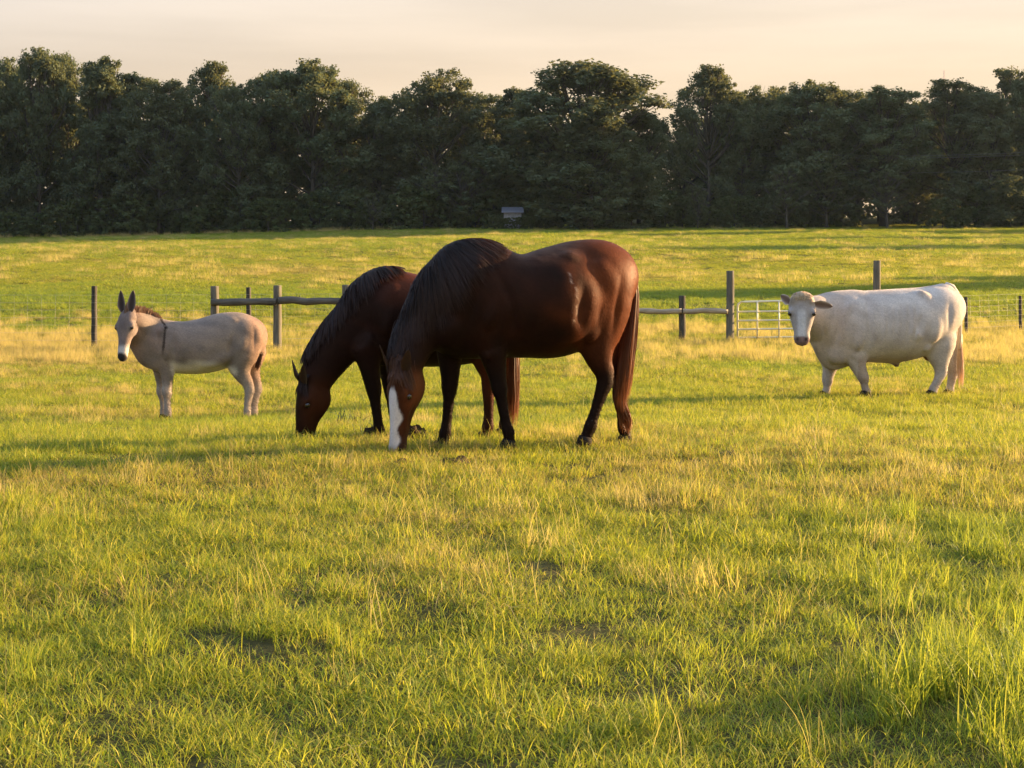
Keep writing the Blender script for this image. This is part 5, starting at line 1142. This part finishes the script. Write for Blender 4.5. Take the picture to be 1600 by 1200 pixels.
V_, Q_, _ = post_geo(1750, 225, 192, 3.2, 90); add(e_, 'pole', V_, Q_, M_post)
for (r0, r1) in ((238, 234), (241, 238), (264, 261)):
    t_ = np.linspace(0, 1, 20); path = np.outer(1 - t_, W(1120, r0, 215)) + np.outer(t_, W(1750, r1 - 3, 192)); path[:, 2] -= np.sin(t_ * np.pi) * .8; V_, Q_ = tube(path, .022, 4); add(e_, 'cable', V_, Q_, M_cable)
Ym = 1300.; xm = (1475 - 800) * Ym / F; gm_ = float(ground(xm, Ym)); zt = CZ + (HROW - 110) * Ym / F
e_ = empty('radio_mast', (xm, Ym, gm_)); tag(e_, 'faint slender radio mast far behind the trees at the upper right', 'mast')
M_mast = plain('mast_haze_tint', (.62, .42, .36), .7)  # pale tint: fading by distant haze is put into the colour
for k_ in range(3):
    a_ = k_ * 2.094; V_, Q_ = tube(np.array([[xm + .7 * math.cos(a_), Ym + .7 * math.sin(a_), gm_], [xm + .35 * math.cos(a_), Ym + .35 * math.sin(a_), zt]]), .10, 5); add(e_, 'mast_leg', V_, Q_, M_mast)
parts = []
for k_ in range(50):
    z = gm_ + (zt - gm_) * k_ / 50; z2 = gm_ + (zt - gm_) * (k_ + 1) / 50
    for q_ in range(3): parts.append(tube(np.array([[xm + .6 * math.cos(q_ * 2.094), Ym + .6 * math.sin(q_ * 2.094), z], [xm + .6 * math.cos(q_ * 2.094 + 2.094), Ym + .6 * math.sin(q_ * 2.094 + 2.094), z2]]), .05, 3))
V_, Q_ = join(parts); add(e_, 'bracing', V_, Q_, M_mast)

# ------------------------------------------------------------ dung, weeds
M_dung = plain('dung', (.045, .032, .020), .95, .1, 9, .5)
def mound(px, row, Y, wpx, hpx, label, seed, cat='dung pile', name='dung_pile'):
    r = np.random.default_rng(seed); x = (px - 800) * Y / F; g = float(ground(x, Y)); w_ = wpx * Y / F / 2; h_ = hpx * Y / F; nu, nv = 34, 12; V_ = []
    for j in range(nv):
        q_ = j / (nv - 1); rr = math.sin(q_ * math.pi / 2); zz = math.cos(q_ * math.pi / 2) ** .8
        for i in range(nu):
            a_ = i / nu * 2 * math.pi; V_.append((math.cos(a_) * rr * w_, math.sin(a_) * rr * w_ * .55, zz * h_))
    V_ = np.array(V_); nz_ = fbm(V_[:, 0] + seed, V_[:, 1] + V_[:, 2] * 2, .09, seed) - .5; V_[:, 2] = np.maximum(V_[:, 2] + nz_ * h_ * 1.5 * (V_[:, 2] > .0) - .02, -.05); V_[:, 0] += (fbm(V_[:, 1] * 3, V_[:, 2] * 3 + seed, .12, 2) - .5) * .05
    i = np.arange(nv - 1)[:, None] * nu; j = np.arange(nu)[None]; k = (j + 1) % nu; Q_ = np.stack([i + j, i + nu + j, i + nu + k, i + k], -1).reshape(-1, 4)
    o = link(name, mesh_np(name, V_, Q_), M_dung); o.location = (x, Y, g); tag(o, label, cat)
mound(708, 725, 10.3, 74, 13, 'dark trampled earth mound in the grass in front of the big bay horse', 1, 'earth mound', 'earth_mound')
mound(626, 729, 10.15, 52, 10, 'smaller dark earth mound just below the muzzle of the big bay horse', 2, 'earth mound', 'earth_mound')
mound(648, 690, 11.85, 44, 26, 'dark dung pile behind the white-blazed head', 3)
mound(582, 688, 12.0, 34, 20, 'dark dung pile between the heads of the two horses', 4)
mound(1105, 1128, 4.25, 50, 16, 'dark dung clod in the long grass near the bottom, right of centre', 5)
mound(1243, 888, 6.35, 34, 14, 'dark brown dung clod in the pasture below the bull', 6)
mound(915, 930, 5.75, 46, 11, 'dark bare clod in the grass below the big bay horse', 7)
m, t, b = mat('weed_leaves'); a_ = attr(t, 'rnd').outputs['Fac']; t.links.new(ramp_node(t, a_, [(0, (.03, .055, .016)), (1, (.06, .09, .03))]).outputs[0], b.inputs['Base Color']); b.inputs['Roughness'].default_value = .5
def weed(px, Y, n_, h0, h1, rad, label, seed):
    x = (px - 800) * Y / F; me = blade_mesh('weed', n_, h0, h1, rad, .012, .9, seed, 6, droop=1.3); o = link('weed', me, m); o.location = (x, Y, float(ground(x, Y))); tag(o, label, 'weed')
weed(548, 14.2, 34, .12, .32, .14, 'dark arching weed clump behind the muzzle of the dark brown horse', 91)
weed(575, 12.3, 30, .08, .22, .12, 'dark leafy weed clump between the two grazing heads', 92)
